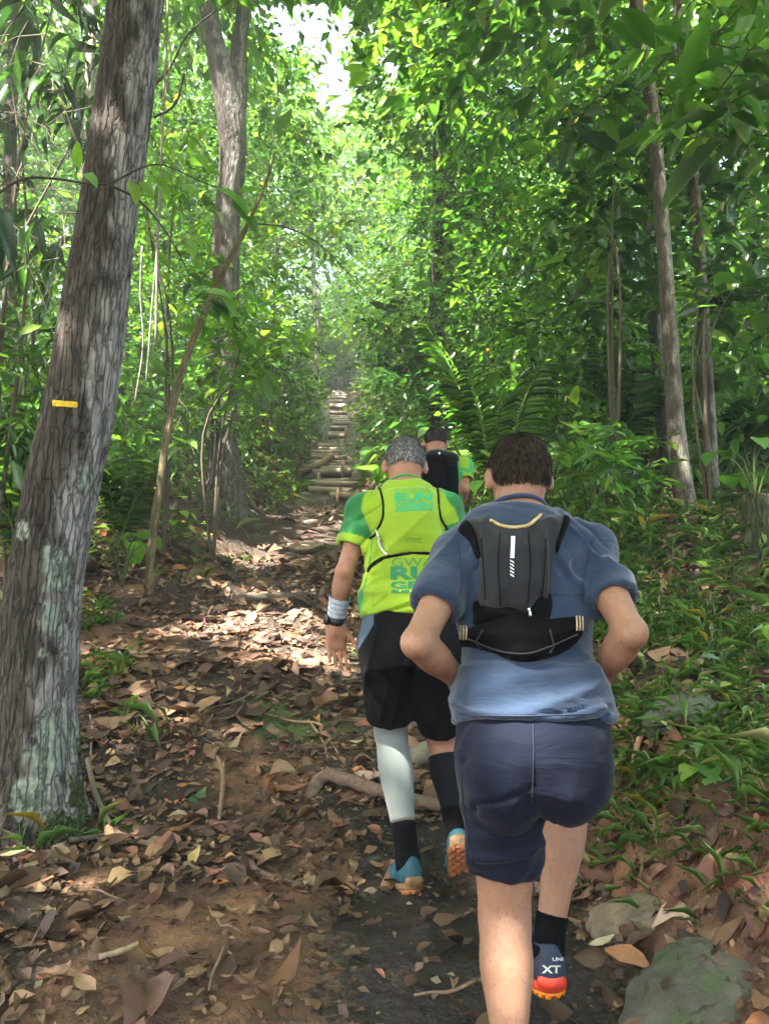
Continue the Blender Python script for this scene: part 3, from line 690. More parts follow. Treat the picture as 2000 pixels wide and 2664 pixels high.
def fur(me_V, me_Q, mask, n, L, col, up, seed, lay=.78, rad=.0014):
    """short hair strands as slim blades lying over the scalp"""
    r = np.random.default_rng(seed); N = vnormals(me_V, me_Q); C = me_V[me_Q].mean(1); ok = np.where(mask(C))[0]
    q = r.choice(ok, n); wts = r.dirichlet((1, 1, 1, 1), n); P = (me_V[me_Q[q]] * wts[..., None]).sum(1); nn = N[me_Q[q, 0]]
    d = up(P) + r.normal(0, .28, (n, 3)); d = nrm(d - nn * (d * nn).sum(1, keepdims=True)); d = nrm(d * lay + nn * (1 - lay) + r.normal(0, .08, (n, 3)))
    ln = L * r.uniform(.6, 1.3, n); s = nrm(np.cross(d, nn)); w_ = rad
    m = P + d * (ln * .55)[:, None] + nn * (.002)
    tip = P + d * ln[:, None] - nn * (ln * .10)[:, None]
    V = np.stack([P - s * w_, P + s * w_, m - s * w_ * .8, m + s * w_ * .8, tip], 1).reshape(-1, 3); b = np.arange(n)[:, None] * 5
    F = [np.concatenate([b + 0, b + 1, b + 3, b + 2], 1), np.concatenate([b + 2, b + 3, b + 4], 1)]
    c = np.repeat(np.asarray(col)[r.integers(0, len(col), n)] * r.uniform(.6, 1.35, (n, 1)), 5, 0)
    return V, F, c
def build_hair(J, root, h, cols, k=1.0, nape=-.045, strands=9000, L=.022, grow=.006):
    r, f, u = head_axes(J); c = J['head']; V = Vol(c - .16, c + .16, h); R = np.array([r, f, u])
    V.add(ell(c + u * .022 * k - f * .008, np.array([.076, .097, .092]) * k + grow, R), .02)
    V.add(ell(c - u * .022 * k - f * .040, np.array([.062, .056, .066]) * k + grow * .8, R), .02)
    X, Y, Z = V.xyz((slice(None),) * 3); x, y, z = X - c[0], Y - c[1], Z - c[2]
    lx, ly, lz = [x * a[0] + y * a[1] + z * a[2] for a in (r, f, u)]
    line = np.where(ly < .0, nape + np.clip(ly + .05, 0, .05) * .5, nape + .02 + ly * .9) + .30 * np.clip(np.abs(lx) - .03, 0, 1)
    line = np.where(ly > .045, .045 + (ly - .045) * .6, line)
    V.F = np.maximum(V.F, (line - lz).astype(np.float32))
    for sg in (-1, 1): V.add(ell(c + r * sg * .09 * k - f * .0 - u * .010, np.array([.03, .027, .036]) * k, R), .0, 's')
    P, Q = V.mesh(2)
    N = vnormals(P, Q); P = P + N * (.003 * fbm(P * 60, 2, 3))[:, None]
    base = np.asarray(cols[0]) * .8
    o = put('hair', P, Q, M_HAIR, root, col=base[None] * (1 + .4 * fbm(P * 120, 2, 5))[:, None])
    def flow(p):
        q = p - (c + u * .085 * k - f * .035); return nrm(q) * .8 - u * .5
    FV, FF, FC = fur(P, Q, lambda C: (((C - c) @ u) > nape + .004) & ~((np.abs((C - c) @ r) > .060 * k) & (np.abs((C - c) @ f) < .034) & (((C - c) @ u) < .026)), strands, L, cols, flow, 7)
    put('hair_strand', FV, FF, M_HAIR, o, col=FC, smooth=False)['kind'] = 'stuff'
    return o
def shoe(name, root, ank, fd, up, h, mats, lug=True, length=.285, w=.050, sole_h=.030):
    """trail shoe: upper, midsole and lugged outsole, with the ankle point ANK above the heel"""
    fd, up = nrm(fd), nrm(up); up = nrm(up - fd * (up @ fd)); sd = np.cross(fd, up); heel = ank - up * .085 - fd * .055
    lo = np.minimum(heel, heel + fd * length) - .12; hi = np.maximum(heel, heel + fd * length) + .16
    R = np.array([sd, fd, up])
    V = Vol(lo, hi, h); p = lambda f_, u_, s_=0: heel + fd * f_ + up * u_ + sd * s_
    V.add(cone(p(.045, .045), p(.13, .046), .040, .042), .02); V.add(cone(p(.13, .04), p(length - .045, .030), .046, .034), .03)
    V.add(cone(p(.052, .05), p(.058, .105), .040, .041), .02)
    V.add(ell(p(.02, .06), (.028, .022, .045), R), .02)
    V.cut(p(0, .012), -up); 
    V.cut(p(.05, .108), up * 1.0 + fd * .25)
    V.add(cone(p(.058, .07), p(.066, .16), .031, .034), .006, 's')
    P, Q = V.mesh(2); o = put('shoe', P, Q, mats[0], root)
    def slab(u0, u1, grow):
        S = Vol(lo, hi, h); c0, c1 = p(.05, (u0 + u1) / 2), p(length - .05, (u0 + u1) / 2)
        S.add(cone(c0, c1, .043 + grow, .047 + grow, bulge=-.006, bt=.4), 0); S.cut(p(0, u0), -up); S.cut(p(0, u1), up); return S
    S = slab(.0, .022, .003)
    S.add(ell(p(.012, .03), (.036, .020, .022), R), .01)
    put('midsole', *S.mesh(2), mats[1], o)
    S = slab(-.016, .004, .0)
    P, Q = S.mesh(1); lu = (P - heel) @ up; lf = (P - heel) @ fd; ls = (P - heel) @ sd
    cut_ = ((np.floor(lf / .014) + np.floor(ls / .016)) % 2 == 0) & (lu < -.008)
    P = P + up[None] * np.where(cut_, .007, 0)[:, None]
    put('outsole', P, Q, mats[2], o)
    return o

def polytable(poly, pad=.1, res=.002):
    """signed distance to a 2-D outline as a lookup"""
    poly = np.asarray(poly, float); lo = poly.min(0) - pad; hi = poly.max(0) + pad; n = np.ceil((hi - lo) / res).astype(int)
    gx, gy = np.meshgrid(lo[0] + res * np.arange(n[0]), lo[1] + res * np.arange(n[1]), indexing='ij'); d2 = np.full(gx.shape, 9.0); ins = np.zeros(gx.shape, bool)
    for a, b in zip(poly, np.roll(poly, -1, 0)):
        ab = b - a; tt = np.clip(((gx - a[0]) * ab[0] + (gy - a[1]) * ab[1]) / (ab @ ab + 1e-12), 0, 1)
        d2 = np.minimum(d2, (gx - a[0] - tt * ab[0]) ** 2 + (gy - a[1] - tt * ab[1]) ** 2)
        cr = ((a[1] > gy) != (b[1] > gy)); xi = (b[0] - a[0]) * (gy - a[1]) / (b[1] - a[1] + 1e-12) + a[0]; ins ^= cr & (gx < xi)
    T = np.where(ins, -np.sqrt(d2), np.sqrt(d2)).astype(np.float32)
    def look(x, y):
        i = np.clip(((x - lo[0]) / res).astype(int), 0, n[0] - 1); j = np.clip(((y - lo[1]) / res).astype(int), 0, n[1] - 1); return T[i, j]
    return look
def smooth_poly(pts, n=6):
    P = np.asarray(pts, float); Q = np.concatenate([P[-2:], P, P[:3]]); return spline(Q, (len(Q) - 1) * n + 1)[2 * n:-(2 * n)]
def back_coords(J, u, v, Y):
    r, f, k = frame(J['pelvis'], J['neck'], J['right']); q = U(u, v, Y) - J['pelvis']; return q @ r, q @ k
def on_back(Vs, J, pts, Y, tmax, edge=.04, floor=.004, inner=.012, prof_fn=None, smoothn=5):
    """a panel that follows the garment SDF in Vs within an outline measured on the back"""
    poly = np.array([back_coords(J, u, v, Y) for u, v in pts]); poly = smooth_poly(poly, smoothn) if smoothn else poly; T = polytable(poly)
    W = Vol(Vs.lo, Vs.lo + Vs.h * (np.array(Vs.F.shape) - 1), Vs.h); W.F = np.empty_like(Vs.F)
    r, f, k = frame(J['pelvis'], J['neck'], J['right']); X, Y_, Z = Vs.xyz((slice(None),) * 3); p0 = J['pelvis']
    x, y, z = X - p0[0], Y_ - p0[1], Z - p0[2]
    lx = x * r[0] + y * r[1] + z * r[2]; ly = x * f[0] + y * f[1] + z * f[2]; lz = x * k[0] + y * k[1] + z * k[2]
    o = T(lx, lz); th = floor + (tmax - floor) * np.sqrt(np.clip(-o / edge, 0, 1)) * (1 if prof_fn is None else prof_fn(lx, lz))
    W.F = np.maximum(np.maximum(Vs.F - th, o), np.maximum(-(Vs.F + inner), ly - .01)).astype(np.float32)
    return W
def bvh(P, Q): return BVHTree.FromPolygons([Vector(p) for p in P], [tuple(int(i) for i in q) for q in Q])
def cast(B, u, v, off=.002):
    d = Vector(ray(u, v)).normalized(); h = B.ray_cast(Vector(CAMV), d)
    if h[0] is None: return None
    n = h[1] if h[1].dot(d) < 0 else -h[1]
    return np.array(h[0] + n * off)
def surf_tube(B, pts, rad, n=24, off=.002, nseg=7):
    P = spline(np.array([list(p) + [0] for p in pts], float), n); Q = [cast(B, p[0], p[1], off) for p in P]; Q = [q for q in Q if q is not None]
    return tube(spline(np.array(Q), len(Q)), rad, nseg)
def print_text(B, s, u0, v0, width, height, bold=0.0, off=.0022, slant=0.0):
    """lettering laid on a surface: text outline mapped to the place it has on the garment"""
    cu = bpy.data.curves.new('lettering', 'FONT'); cu.body = s; cu.offset = bold; cu.resolution_u = 3
    ob = bpy.data.objects.new('lettering', cu); COL.objects.link(ob); dg = bpy.context.evaluated_depsgraph_get(); me = bpy.data.meshes.new_from_object(ob.evaluated_get(dg))
    bpy.data.objects.remove(ob); bm = bmesh.new(); bm.from_mesh(me); bpy.data.meshes.remove(me)
    bmesh.ops.triangulate(bm, faces=bm.faces); bmesh.ops.subdivide_edges(bm, edges=[e for e in bm.edges if e.calc_length() > .25], cuts=2); bmesh.ops.triangulate(bm, faces=bm.faces)
    P = np.array([x.co[:] for x in bm.verts]); bm.verts.index_update(); F = [[q.index for q in f.verts] for f in bm.faces]; bm.free()
    lo, hi = P.min(0), P.max(0); uu = u0 + (P[:, 0] - lo[0]) / (hi[0] - lo[0]) * width; t_ = (P[:, 1] - lo[1]) / max(hi[1] - lo[1], 1e-6); vv = v0 + (1 - t_) * height + slant * (uu - u0)
    Q = [cast(B, a, b, off) for a, b in zip(uu, vv)]; ok = np.array([q is not None for q in Q]); Q = np.array([q if q is not None else np.zeros(3) for q in Q])
    return Q, np.array([f for f in F if all(ok[i] for i in f)])
def surf_quad(B, pts, nu=8, nv=4, off=.002):
    """patch with four corners (u, v): top-left, top-right, bottom-right, bottom-left"""
    p = np.asarray(pts, float); a = np.linspace(0, 1, nu); b = np.linspace(0, 1, nv)
    V = []
    for y in b:
        for x in a:
            q = (p[0] * (1 - x) + p[1] * x) * (1 - y) + (p[3] * (1 - x) + p[2] * x) * y; c = cast(B, q[0], q[1], off); V.append(c if c is not None else (V[-1] if V else np.zeros(3)))
    return np.array(V), grid_faces(nv, nu)
def creases(P, d, freq, seed, stretch=.22, width=.13):
    """narrow pressed-in creases running along direction D"""
    d = nrm(d); a = nrm(np.cross(d, V3(0, 1, .2))); c = np.cross(d, a); q = np.stack([P @ d * freq * stretch, P @ a * freq, P @ c * freq * .5], -1)
    q = q + .6 * np.stack([vnoise(q * .6 + 5, seed + 5)] * 3, -1); n = vnoise(q, seed); m = sstep(-.2, .5, vnoise(q * [1, .5, .5] + 31, seed + 9)); return -np.exp(-(n / width) ** 2) * m
def folds(P, d, freq, seed, stretch=.25, warp=.5):
    """ridged folds running along direction D"""
    d = nrm(d); a = nrm(np.cross(d, V3(0, 1, .2))); c = np.cross(d, a); q = np.stack([P @ d * freq * stretch, P @ a * freq, P @ c * freq * .6], -1)
    q = q + warp * np.stack([vnoise(q * .7 + 9, seed + 5)] * 3, -1); n = vnoise(q, seed); return (1 - np.abs(n) * 2.2) * np.where(np.abs(n) < .45, 1.0, .6)
# ================================================================== vegetation helpers
def _tmpl(rows, z_edge=.10, droop=.12):
    """rows: (t, half width); builds a folded leaf with a midrib"""
    V, F = [], []
    V.append((0, 0, 0)); prev = None
    for t_, w_ in rows:
        i = len(V); z = -droop * t_ * t_
        V += [(t_, w_, z + z_edge * w_ * 2), (t_, 0, z), (t_, -w_, z + z_edge * w_ * 2)]
        if prev is None: F += [(0, i + 1, i), (0, i + 2, i + 1)]
        else: F += [(prev, prev + 1, i + 1), (prev, i + 1, i), (prev + 1, prev + 2, i + 2), (prev + 1, i + 2, i + 1)]
        prev = i
    i = len(V); V.append((1, 0, -droop)); F += [(prev, prev + 1, i), (prev + 1, prev + 2, i)]
    return np.array(V, float), np.array(F)
T_LITE = (np.array([(0, 0, 0), (.45, .5, .09), (1, 0, -.10), (.45, -.5, .09)], float), np.array([(0, 2, 1), (0, 3, 2)]))
T_FULL = _tmpl([(.28, .44), (.62, .42), (.86, .20)], .12, .16)
T_LANCE = _tmpl([(.3, .5), (.65, .38)], .14, .42)
T_BLADE = _tmpl([(.5, .5)], .2, .5)
T_HEART = _tmpl([(.02, .36), (.22, .52), (.52, .40), (.8, .16)], .10, .22)
def leaves(Bp, D, N, L, wr, col, T, seed=0):
    TV, TF = T; n = len(Bp); D = nrm(D); S = nrm(np.cross(N, D)); N = np.cross(D, S)
    L = np.broadcast_to(L, (n,)); wr = np.broadcast_to(wr, (n,))
    V = Bp[:, None] + L[:, None, None] * (TV[None, :, 0, None] * D[:, None] + (wr[:, None] * TV[None, :, 1])[..., None] * S[:, None] + TV[None, :, 2, None] * N[:, None])
    F = (np.arange(n)[:, None, None] * len(TV) + TF[None]).reshape(-1, 3)
    return V.reshape(-1, 3), F, np.repeat(col, len(TV), 0)
PAL_GAIN = 1.22
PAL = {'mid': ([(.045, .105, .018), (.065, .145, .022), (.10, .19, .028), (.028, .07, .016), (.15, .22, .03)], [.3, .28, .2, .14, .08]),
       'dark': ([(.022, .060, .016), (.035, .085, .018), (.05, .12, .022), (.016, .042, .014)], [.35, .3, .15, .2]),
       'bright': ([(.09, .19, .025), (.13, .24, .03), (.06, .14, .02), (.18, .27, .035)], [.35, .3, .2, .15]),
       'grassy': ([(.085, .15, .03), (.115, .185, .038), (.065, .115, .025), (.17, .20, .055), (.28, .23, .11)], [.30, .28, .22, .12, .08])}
def pick(pal, n, r, rare=.003):
    c, p = PAL[pal]; c = PAL_GAIN * np.array([.88, 1.0, 1.12]) * np.array(c)[r.choice(len(c), n, p=np.array(p) / sum(p))] * r.uniform(.75, 1.25, (n, 1))
    k = r.random(n) < rare; c[k] = np.array([.38, .28, .03]) * r.uniform(.6, 1.1, (k.sum(), 1)); return c
GAPS = []                                                   # openings in the canopy the sun reaches the ground through
def sun_gap(p, rad): GAPS.append((np.asarray(p, float), rad))
def open_to_sun(P):
    keep = np.ones(len(P), bool); S = np.array(SUN)
    for g_, rad in GAPS:
        q = P - g_; t_ = q @ S; d = np.linalg.norm(q - t_[:, None] * S, axis=1); keep &= ~((d < rad + min(.22, rad + .04)) & (t_ > .25))
    return keep
SKYW = [(812, 55, 122, 88), (872, 205, 56, 98), (1033, 170, 40, 32), (1462, 85, 35, 28), (1880, 420, 34, 30), (1868, 40, 26, 22), (1440, 330, 20, 30), (700, 20, 40, 30)]
def sky_open(P, r, leave=.08):
    iv, u, v, f = in_view(P, 0); out = np.ones(len(P), bool)
    for a, b, c, d in SKYW:
        q = ((u - a) / c) ** 2 + ((v - b) / d) ** 2; out &= ~(iv & (q < 1 + .9 * (r.random(len(P)) - .5)) & (r.random(len(P)) > leave))
    return out
def spray_leaves(A, D, tl, nl, L, wr, pal, r, T=T_LITE, droop=.25, sky=True, hang=.25, tint=None, spread=.25):
    """leafy twigs: A anchors, D directions, tl twig lengths"""
    M = len(A); s = (np.arange(nl) + .6) / nl; up = V3(0, 0, 1)
    side = nrm(np.cross(D, up) + 1e-4); tl = np.broadcast_to(tl, (M,))
    Bp = A[:, None] + D[:, None] * (tl[:, None] * s)[..., None] - up * (droop * tl[:, None] * s ** 2)[..., None]
    sg = np.where(np.arange(nl) % 2 == 0, 1.0, -1.0)
    d = D[:, None] * (.35 + .6 * s)[None, :, None] + side[:, None] * (sg * (1 - .6 * s))[None, :, None] - up * hang + r.normal(0, spread, (M, nl, 3))
    n = up + r.normal(0, .38, (M, nl, 3)); Bp = Bp.reshape(-1, 3); d = d.reshape(-1, 3); n = n.reshape(-1, 3)
    Ls = L * np.clip(r.lognormal(-.14, .34, len(Bp)), .4, 1.8) * np.repeat(np.clip(r.lognormal(0, .22, M), .6, 1.6), nl); ct = np.repeat(r.uniform(.75, 1.2, M), nl)[:, None]
    col = pick(pal, len(Bp), r) * ct
    if tint is not None: col = col * np.repeat(tint, nl, 0)
    k = open_to_sun(Bp)
    if sky: k &= sky_open(Bp, r)
    return leaves(Bp[k], d[k], n[k], Ls[k], wr, col[k], T)
def twigs(A, D, tl, rad, droop=.25, seg=3):
    """slim three-sided twigs"""
    M = len(A); s = np.linspace(0, 1, seg); tl = np.broadcast_to(tl, (M,)); up = V3(0, 0, 1)
    P = A[:, None] + D[:, None] * (tl[:, None] * s)[..., None] - up * (droop * tl[:, None] * s ** 2)[..., None]
    X = nrm(np.cross(D, up) + 1e-4); Y = np.cross(D, X); R = rad * (1 - .6 * s); V = []
    for a in (0, 2.094, 4.189): V.append(P + R[None, :, None] * (math.cos(a) * X + math.sin(a) * Y)[:, None])
    V = np.stack(V, 2).reshape(-1, 3); f = []
    for i in range(seg - 1):
        for j in range(3): f.append((i * 3 + j, i * 3 + (j + 1) % 3, i * 3 + 3 + (j + 1) % 3, i * 3 + 3 + j))
    F = (np.arange(M)[:, None, None] * seg * 3 + np.array(f)[None]).reshape(-1, 4)
    return V, F, np.broadcast_to(np.array([.09, .07, .045]), (len(V), 3))
def ellipsoid_anchors(c, R, n, r, shell=.55):
    d = nrm(r.normal(0, 1, (n, 3))); q = r.uniform(shell ** 3, 1, n) ** (1 / 3.); A = c + d * q[:, None] * R
    D = nrm(d * [1, 1, .5] + r.normal(0, .45, (n, 3)) + [0, 0, .12]); return A, D

# the openings that let sun through, where the photograph shows sunlit spots
sun_gap(gpix(690, 1630), .34); sun_gap(gpix(790, 1690), .28); sun_gap(gpix(560, 1640), .15); sun_gap(gpix(850, 1740), .12); sun_gap(gpix(880, 1600), .10)
sun_gap(U(1370, 1950, 1.62), .06); sun_gap(U(262, 315, 3.4), .07); sun_gap(U(190, 770, 3.35), .05); sun_gap(U(440, 1085, 6.9), .16)
sun_gap(U(978, 1800, 2.84), .05);  sun_gap(U(590, 330, 10.8), .3); sun_gap(gpix(660, 1450), .25)

# ================================================================== trunks
def bark(name, cols, lich=.5, sc=1.0):
    t = NT(name); at = t.n('ShaderNodeAttribute', attribute_name='Col').outputs[0]; v = t.coord('Object', (32 * sc, 32 * sc, 6.5 * sc)); v2 = t.coord('Object', (60 * sc, 60 * sc, 22 * sc)); v3 = t.coord('Object')
    n1 = t.noise(v, 1, 6, .6, .6); n2 = t.noise(v2, 1, 4); n3 = t.noise(v3, 9, 5)
    vd = t.n('ShaderNodeVectorMath', {0: t.coord('Object', (34 * sc, 34 * sc, 3.6 * sc)), 1: t.n('ShaderNodeTexNoise', {'Vector': v3, 'Scale': 14.0 * sc, 'Detail': 4.0}).outputs['Color']}, operation='ADD').outputs[0]
    vor = t.n('ShaderNodeTexVoronoi', {'Vector': vd, 'Scale': 1.0, 'Randomness': 1.0}, feature='DISTANCE_TO_EDGE').outputs[0]
    crack = t.ramp(vor, .0, .11, 1, 0)
    c = t.mix(t.ramp(n1, .35, .7, 0, .6), at, t.mix(1.0, at, (.45, .42, .40), 'MULTIPLY'))
    c = t.mix(t.ramp(n2, .45, .7, 0, .35), c, t.mix(1.0, at, (1.8, 1.75, 1.6), 'MULTIPLY'))
    c = t.mix(t.math('MULTIPLY', crack, .62), c, (.016, .013, .010))
    h = t.math('SUBTRACT', t.math('ADD', t.math('MULTIPLY', n1, .6), t.math('MULTIPLY', n2, .35)), t.math('MULTIPLY', crack, .5))
    return t.done(t.n('ShaderNodeBsdfPrincipled', {'Base Color': c, 'Roughness': .9, 'Specular IOR Level': .2, 'Normal': bump(t, h, 1.0, .016 / sc)}).outputs[0])
M_BARK = bark('fissured_bark', None); M_BARK_S = bark('thin_bark', None, sc=2.2)
def path_px(pts, Y):
    P, R = [], []
    for i, (u, v, wpx) in enumerate(pts):
        y = Y if np.isscalar(Y) else np.interp(i, np.linspace(0, len(pts) - 1, len(Y)), Y)
        p = U(u, v, y); f = p[1] * CP + (p[2] - CAM_Z) * SP; P.append(p); R.append(wpx * f / 4000.)
    return np.array(P), np.array(R)
def trunk_mesh(P, R, nr, na, amp, fa, fz, seed, flare=0.0, fl_h=.5):
    C = spline(np.concatenate([P, R[:, None]], 1), nr); P, R = C[:, :3], C[:, 3]
    if flare: R = R * (1 + flare * np.exp(-(P[:, 2] - P[0, 2]) / fl_h))
    T = nrm(np.gradient(P, axis=0)); X = nrm(np.cross(T, V3(0, 1, 0))); Y = np.cross(T, X); a = np.linspace(0, 2 * np.pi, na, endpoint=False)
    dirs = np.cos(a)[None, :, None] * X[:, None] + np.sin(a)[None, :, None] * Y[:, None]
    q = np.stack([np.cos(a)[None] * R[:, None] * fa, np.sin(a)[None] * R[:, None] * fa, np.broadcast_to(np.cumsum(np.r_[0, np.linalg.norm(np.diff(P, axis=0), axis=1)])[:, None] * fz, (nr, na))], -1)
    q = q + .5 * vnoise(q * .45, seed + 7)[..., None]
    rid = 1 - np.abs(vnoise(q, seed)) * 2; big = fbm(q * .12, 2, seed + 3)
    if flare: big = big + 1.6 * np.exp(-(P[:, 2] - P[0, 2]) / fl_h)[:, None] * np.cos(a * 4 + seed)[None]
    r = R[:, None] * (1 + .06 * big) - amp * np.clip(rid, -.2, 1) ** 2 + amp * .4 * vnoise(q * 3, seed + 11)
    V = P[:, None] + dirs * r[..., None]; i = np.arange(nr - 1)[:, None] * na; j = np.arange(na)[None]; j2 = (j + 1) % na
    F = np.stack([i + j, i + na + j, i + na + j2, i + j2], -1).reshape(-1, 4)
    return V.reshape(-1, 3), F, np.broadcast_to(a, (nr, na)).ravel(), dirs.reshape(-1, 3), np.repeat(P[:, 2], na), rid.ravel()
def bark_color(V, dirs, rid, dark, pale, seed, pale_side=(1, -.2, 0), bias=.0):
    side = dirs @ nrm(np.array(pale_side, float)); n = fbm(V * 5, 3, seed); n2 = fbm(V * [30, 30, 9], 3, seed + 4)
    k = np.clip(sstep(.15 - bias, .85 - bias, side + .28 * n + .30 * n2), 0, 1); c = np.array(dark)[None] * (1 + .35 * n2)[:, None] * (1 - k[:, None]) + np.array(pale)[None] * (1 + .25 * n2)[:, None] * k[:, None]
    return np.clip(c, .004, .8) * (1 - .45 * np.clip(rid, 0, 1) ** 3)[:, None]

# --- big trunk with trail blaze, at the left
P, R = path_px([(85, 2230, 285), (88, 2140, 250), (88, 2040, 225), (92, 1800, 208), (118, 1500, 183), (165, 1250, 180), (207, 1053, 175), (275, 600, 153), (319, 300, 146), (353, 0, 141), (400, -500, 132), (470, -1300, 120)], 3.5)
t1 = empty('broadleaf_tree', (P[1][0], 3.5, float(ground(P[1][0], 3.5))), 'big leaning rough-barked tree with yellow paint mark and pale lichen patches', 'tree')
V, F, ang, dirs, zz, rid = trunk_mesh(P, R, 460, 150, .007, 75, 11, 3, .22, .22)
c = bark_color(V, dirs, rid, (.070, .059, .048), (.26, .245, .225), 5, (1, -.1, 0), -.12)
iv, pu, pv, pf = in_view(V, 400); nn = fbm(V * 16, 4, 31); nb = fbm(V * 55, 3, 33); front = dirs[:, 1] < .1
def patch(u0, v0, a, b, soft=.5): return sstep(1.15, .75, ((pu - u0) / a) ** 2 + ((pv - v0) / b) ** 2 + soft * nn + .25 * nb) * front
lic = np.maximum.reduce([patch(150, 1480, 45, 70), patch(132, 1600, 28, 45), patch(120, 1960, 52, 100, .9), patch(95, 2070, 70, 60, .9), patch(185, 1920, 22, 40), patch(110, 1700, 12, 14), patch(165, 1640, 14, 20), patch(60, 1380, 15, 25), patch(215, 1250, 20, 40)])
c = c * (1 - lic[:, None]) + np.array([.21, .235, .19])[None] * (1 + .5 * nb)[:, None] * lic[:, None]
mo = np.maximum(patch(225, 2080, 45, 150, 1.0), patch(170, 2150, 90, 40, .8)) * .9
c = c * (1 - mo[:, None]) + np.array([.045, .065, .012])[None] * (1 + .6 * nb)[:, None] * mo[:, None]
V = V + dirs * (.004 * lic + .012 * mo * (1 + nb))[:, None]
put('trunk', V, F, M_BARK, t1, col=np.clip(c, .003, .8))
TB1 = bvh(V, F)
Vq, Fq = surf_quad(TB1, [(139, 1042), (198, 1046), (201, 1061), (140, 1057)], 30, 12, .009)
put('paint_mark', Vq, Fq, plain('yellow_blaze_paint', (.62, .42, .02), .7, .25, 60), t1)
rr = np.random.default_rng(41)
A, D = ellipsoid_anchors(np.array([P[-1][0] + .3, 3.8, 9.5]), np.array([4.0, 4.2, 2.2]), 900, rr, .2)
_cr = spray_leaves(A, D, .6, 9, .17, .48, 'mid', rr); put('crown', _cr[0], _cr[1], M_LEAF, t1, col=_cr[2])
def limbs(tree, base, tips, r0, c, mat, seed, name='branch'):
    for i, tp in enumerate(tips):
        m = (np.array(base) + tp) / 2 + np.random.default_rng(seed + i).normal(0, .25, 3); Vv, Ff = tube(spline(np.array([base, m, tp]), 14), np.linspace(r0, r0 * .25, 14), 8, True, .1, seed)
        put(name, Vv, Ff, mat, tree, col=np.broadcast_to(np.array(c), (len(Vv), 3)))
limbs(t1, P[-1] - [0, 0, .3], [P[-1] + [1.8, 1.2, 2.6], P[-1] + [-1.5, .8, 2.4], P[-1] + [.3, -1.6, 2.8]], .07, (.09, .075, .06), M_BARK_S, 5)

# --- forked tree
def simple_tree(label, stems, Y, dark, pale, seed, crown, na=48, nr=200, amp=.01, name='broadleaf_tree', flare=.25, bias=.0, bmat=None, pside=(1, -.3, 0), fa=40):
    tr = None
    for i, pts in enumerate(stems):
        P, R = path_px(pts, Y)
        if tr is None:
            g_ = gpoint(P[0][0], P[0][1]); 
            if P[0][2] > g_[2] - .15: P = np.concatenate([[[P[0][0], P[0][1], g_[2] - .25]], P]); R = np.r_[R[0] * 1.1, R]
            tr = empty(name, tuple(g_), label, 'tree', None)
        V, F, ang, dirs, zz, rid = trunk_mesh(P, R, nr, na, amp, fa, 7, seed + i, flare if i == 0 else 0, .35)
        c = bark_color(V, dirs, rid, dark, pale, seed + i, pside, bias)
        put('trunk' if i == 0 else 'branch', V, F, bmat or M_BARK, tr, col=c)
    if crown:
        r = np.random.default_rng(seed + 90); c0, R0, n, L, pal, wr, nl, T_, tl = crown
        A, D = ellipsoid_anchors(np.array(c0), np.array(R0), n, r, .25)
        cr = spray_leaves(A, D, tl, nl, L, wr, pal, r, T_); put('crown', cr[0], cr[1], M_LEAF, tr, col=cr[2])
        tw = twigs(A[::2], D[::2], tl, .006); put('twig', tw[0], tw[1], M_TWIG, tr, col=tw[2])['kind'] = 'stuff'
    return tr
t2 = simple_tree('grey-brown forked tree left of the log steps', [[(586, 1275, 105), (584, 1200, 84), (580, 1050, 79), (583, 900, 78), (589, 600, 69), (605, 420, 66), (602, 310, 74), (585, 215, 70), (560, 120, 54), (540, 0, 46), (500, -300, 42), (470, -700, 30)],
                  [(610, 330, 52), (622, 220, 46), (620, 130, 44), (638, 0, 36), (665, -250, 34), (690, -600, 26)]], 11.0, (.055, .046, .038), (.20, .185, .165), 13,
                 ((-2.6, 11.5, 14.5), (3.6, 3.2, 2.6), 1100, .17, 'bright', .5, 9, T_LITE, .6), 72, 320, .012, flare=.10)
# --- slim yellowish leaning stem
simple_tree('slim yellowish leaning stem between the two large trunks', [[(395, 1420, 22), (418, 1250, 20), (440, 1100, 19), (475, 960, 18), (512, 861, 17), (593, 680, 14), (638, 596, 12), (690, 480, 8), (715, 400, 5)]], [7.0, 7.6], (.13, .105, .055), (.22, .18, .095), 17, None, 20, 90, .003, 'leaning_sapling', .1, .2, M_BARK_S)
# --- vine-wrapped tree
t4 = simple_tree('dark vine-wrapped tree right of centre behind the palm', [[(1142, 1120, 62), (1143, 900, 56), (1147, 700, 54), (1150, 540, 50), (1152, 300, 46), (1165, 0, 42), (1180, -400, 36)]], 14.0, (.035, .03, .024), (.16, .145, .12), 19,
                 ((2.4, 14.5, 15.0), (3.4, 3.0, 4.0), 1300, .16, 'mid', .5, 9, T_LITE, .6), 40, 160, .014)
t5 = simple_tree('taller of the twin slender trees on the grassy bank, mottled pale bark', [[(1800, 1390, 70), (1787, 1340, 60), (1772, 1240, 52), (1757, 1100, 46), (1748, 950, 42), (1738, 800, 40), (1724, 600, 36), (1700, 320, 36), (1670, 100, 34), (1655, 0, 32), (1600, -400, 30), (1570, -800, 24)]], 7.2, (.12, .10, .08), (.36, .33, .27), 23,
                 ((2.4, 7.6, 9.2), (2.6, 2.6, 2.0), 420, .21, 'mid', .5, 8, T_FULL, .55), 44, 220, .004, 'slender_tree', .25, .35, M_BARK_S, fa=30)
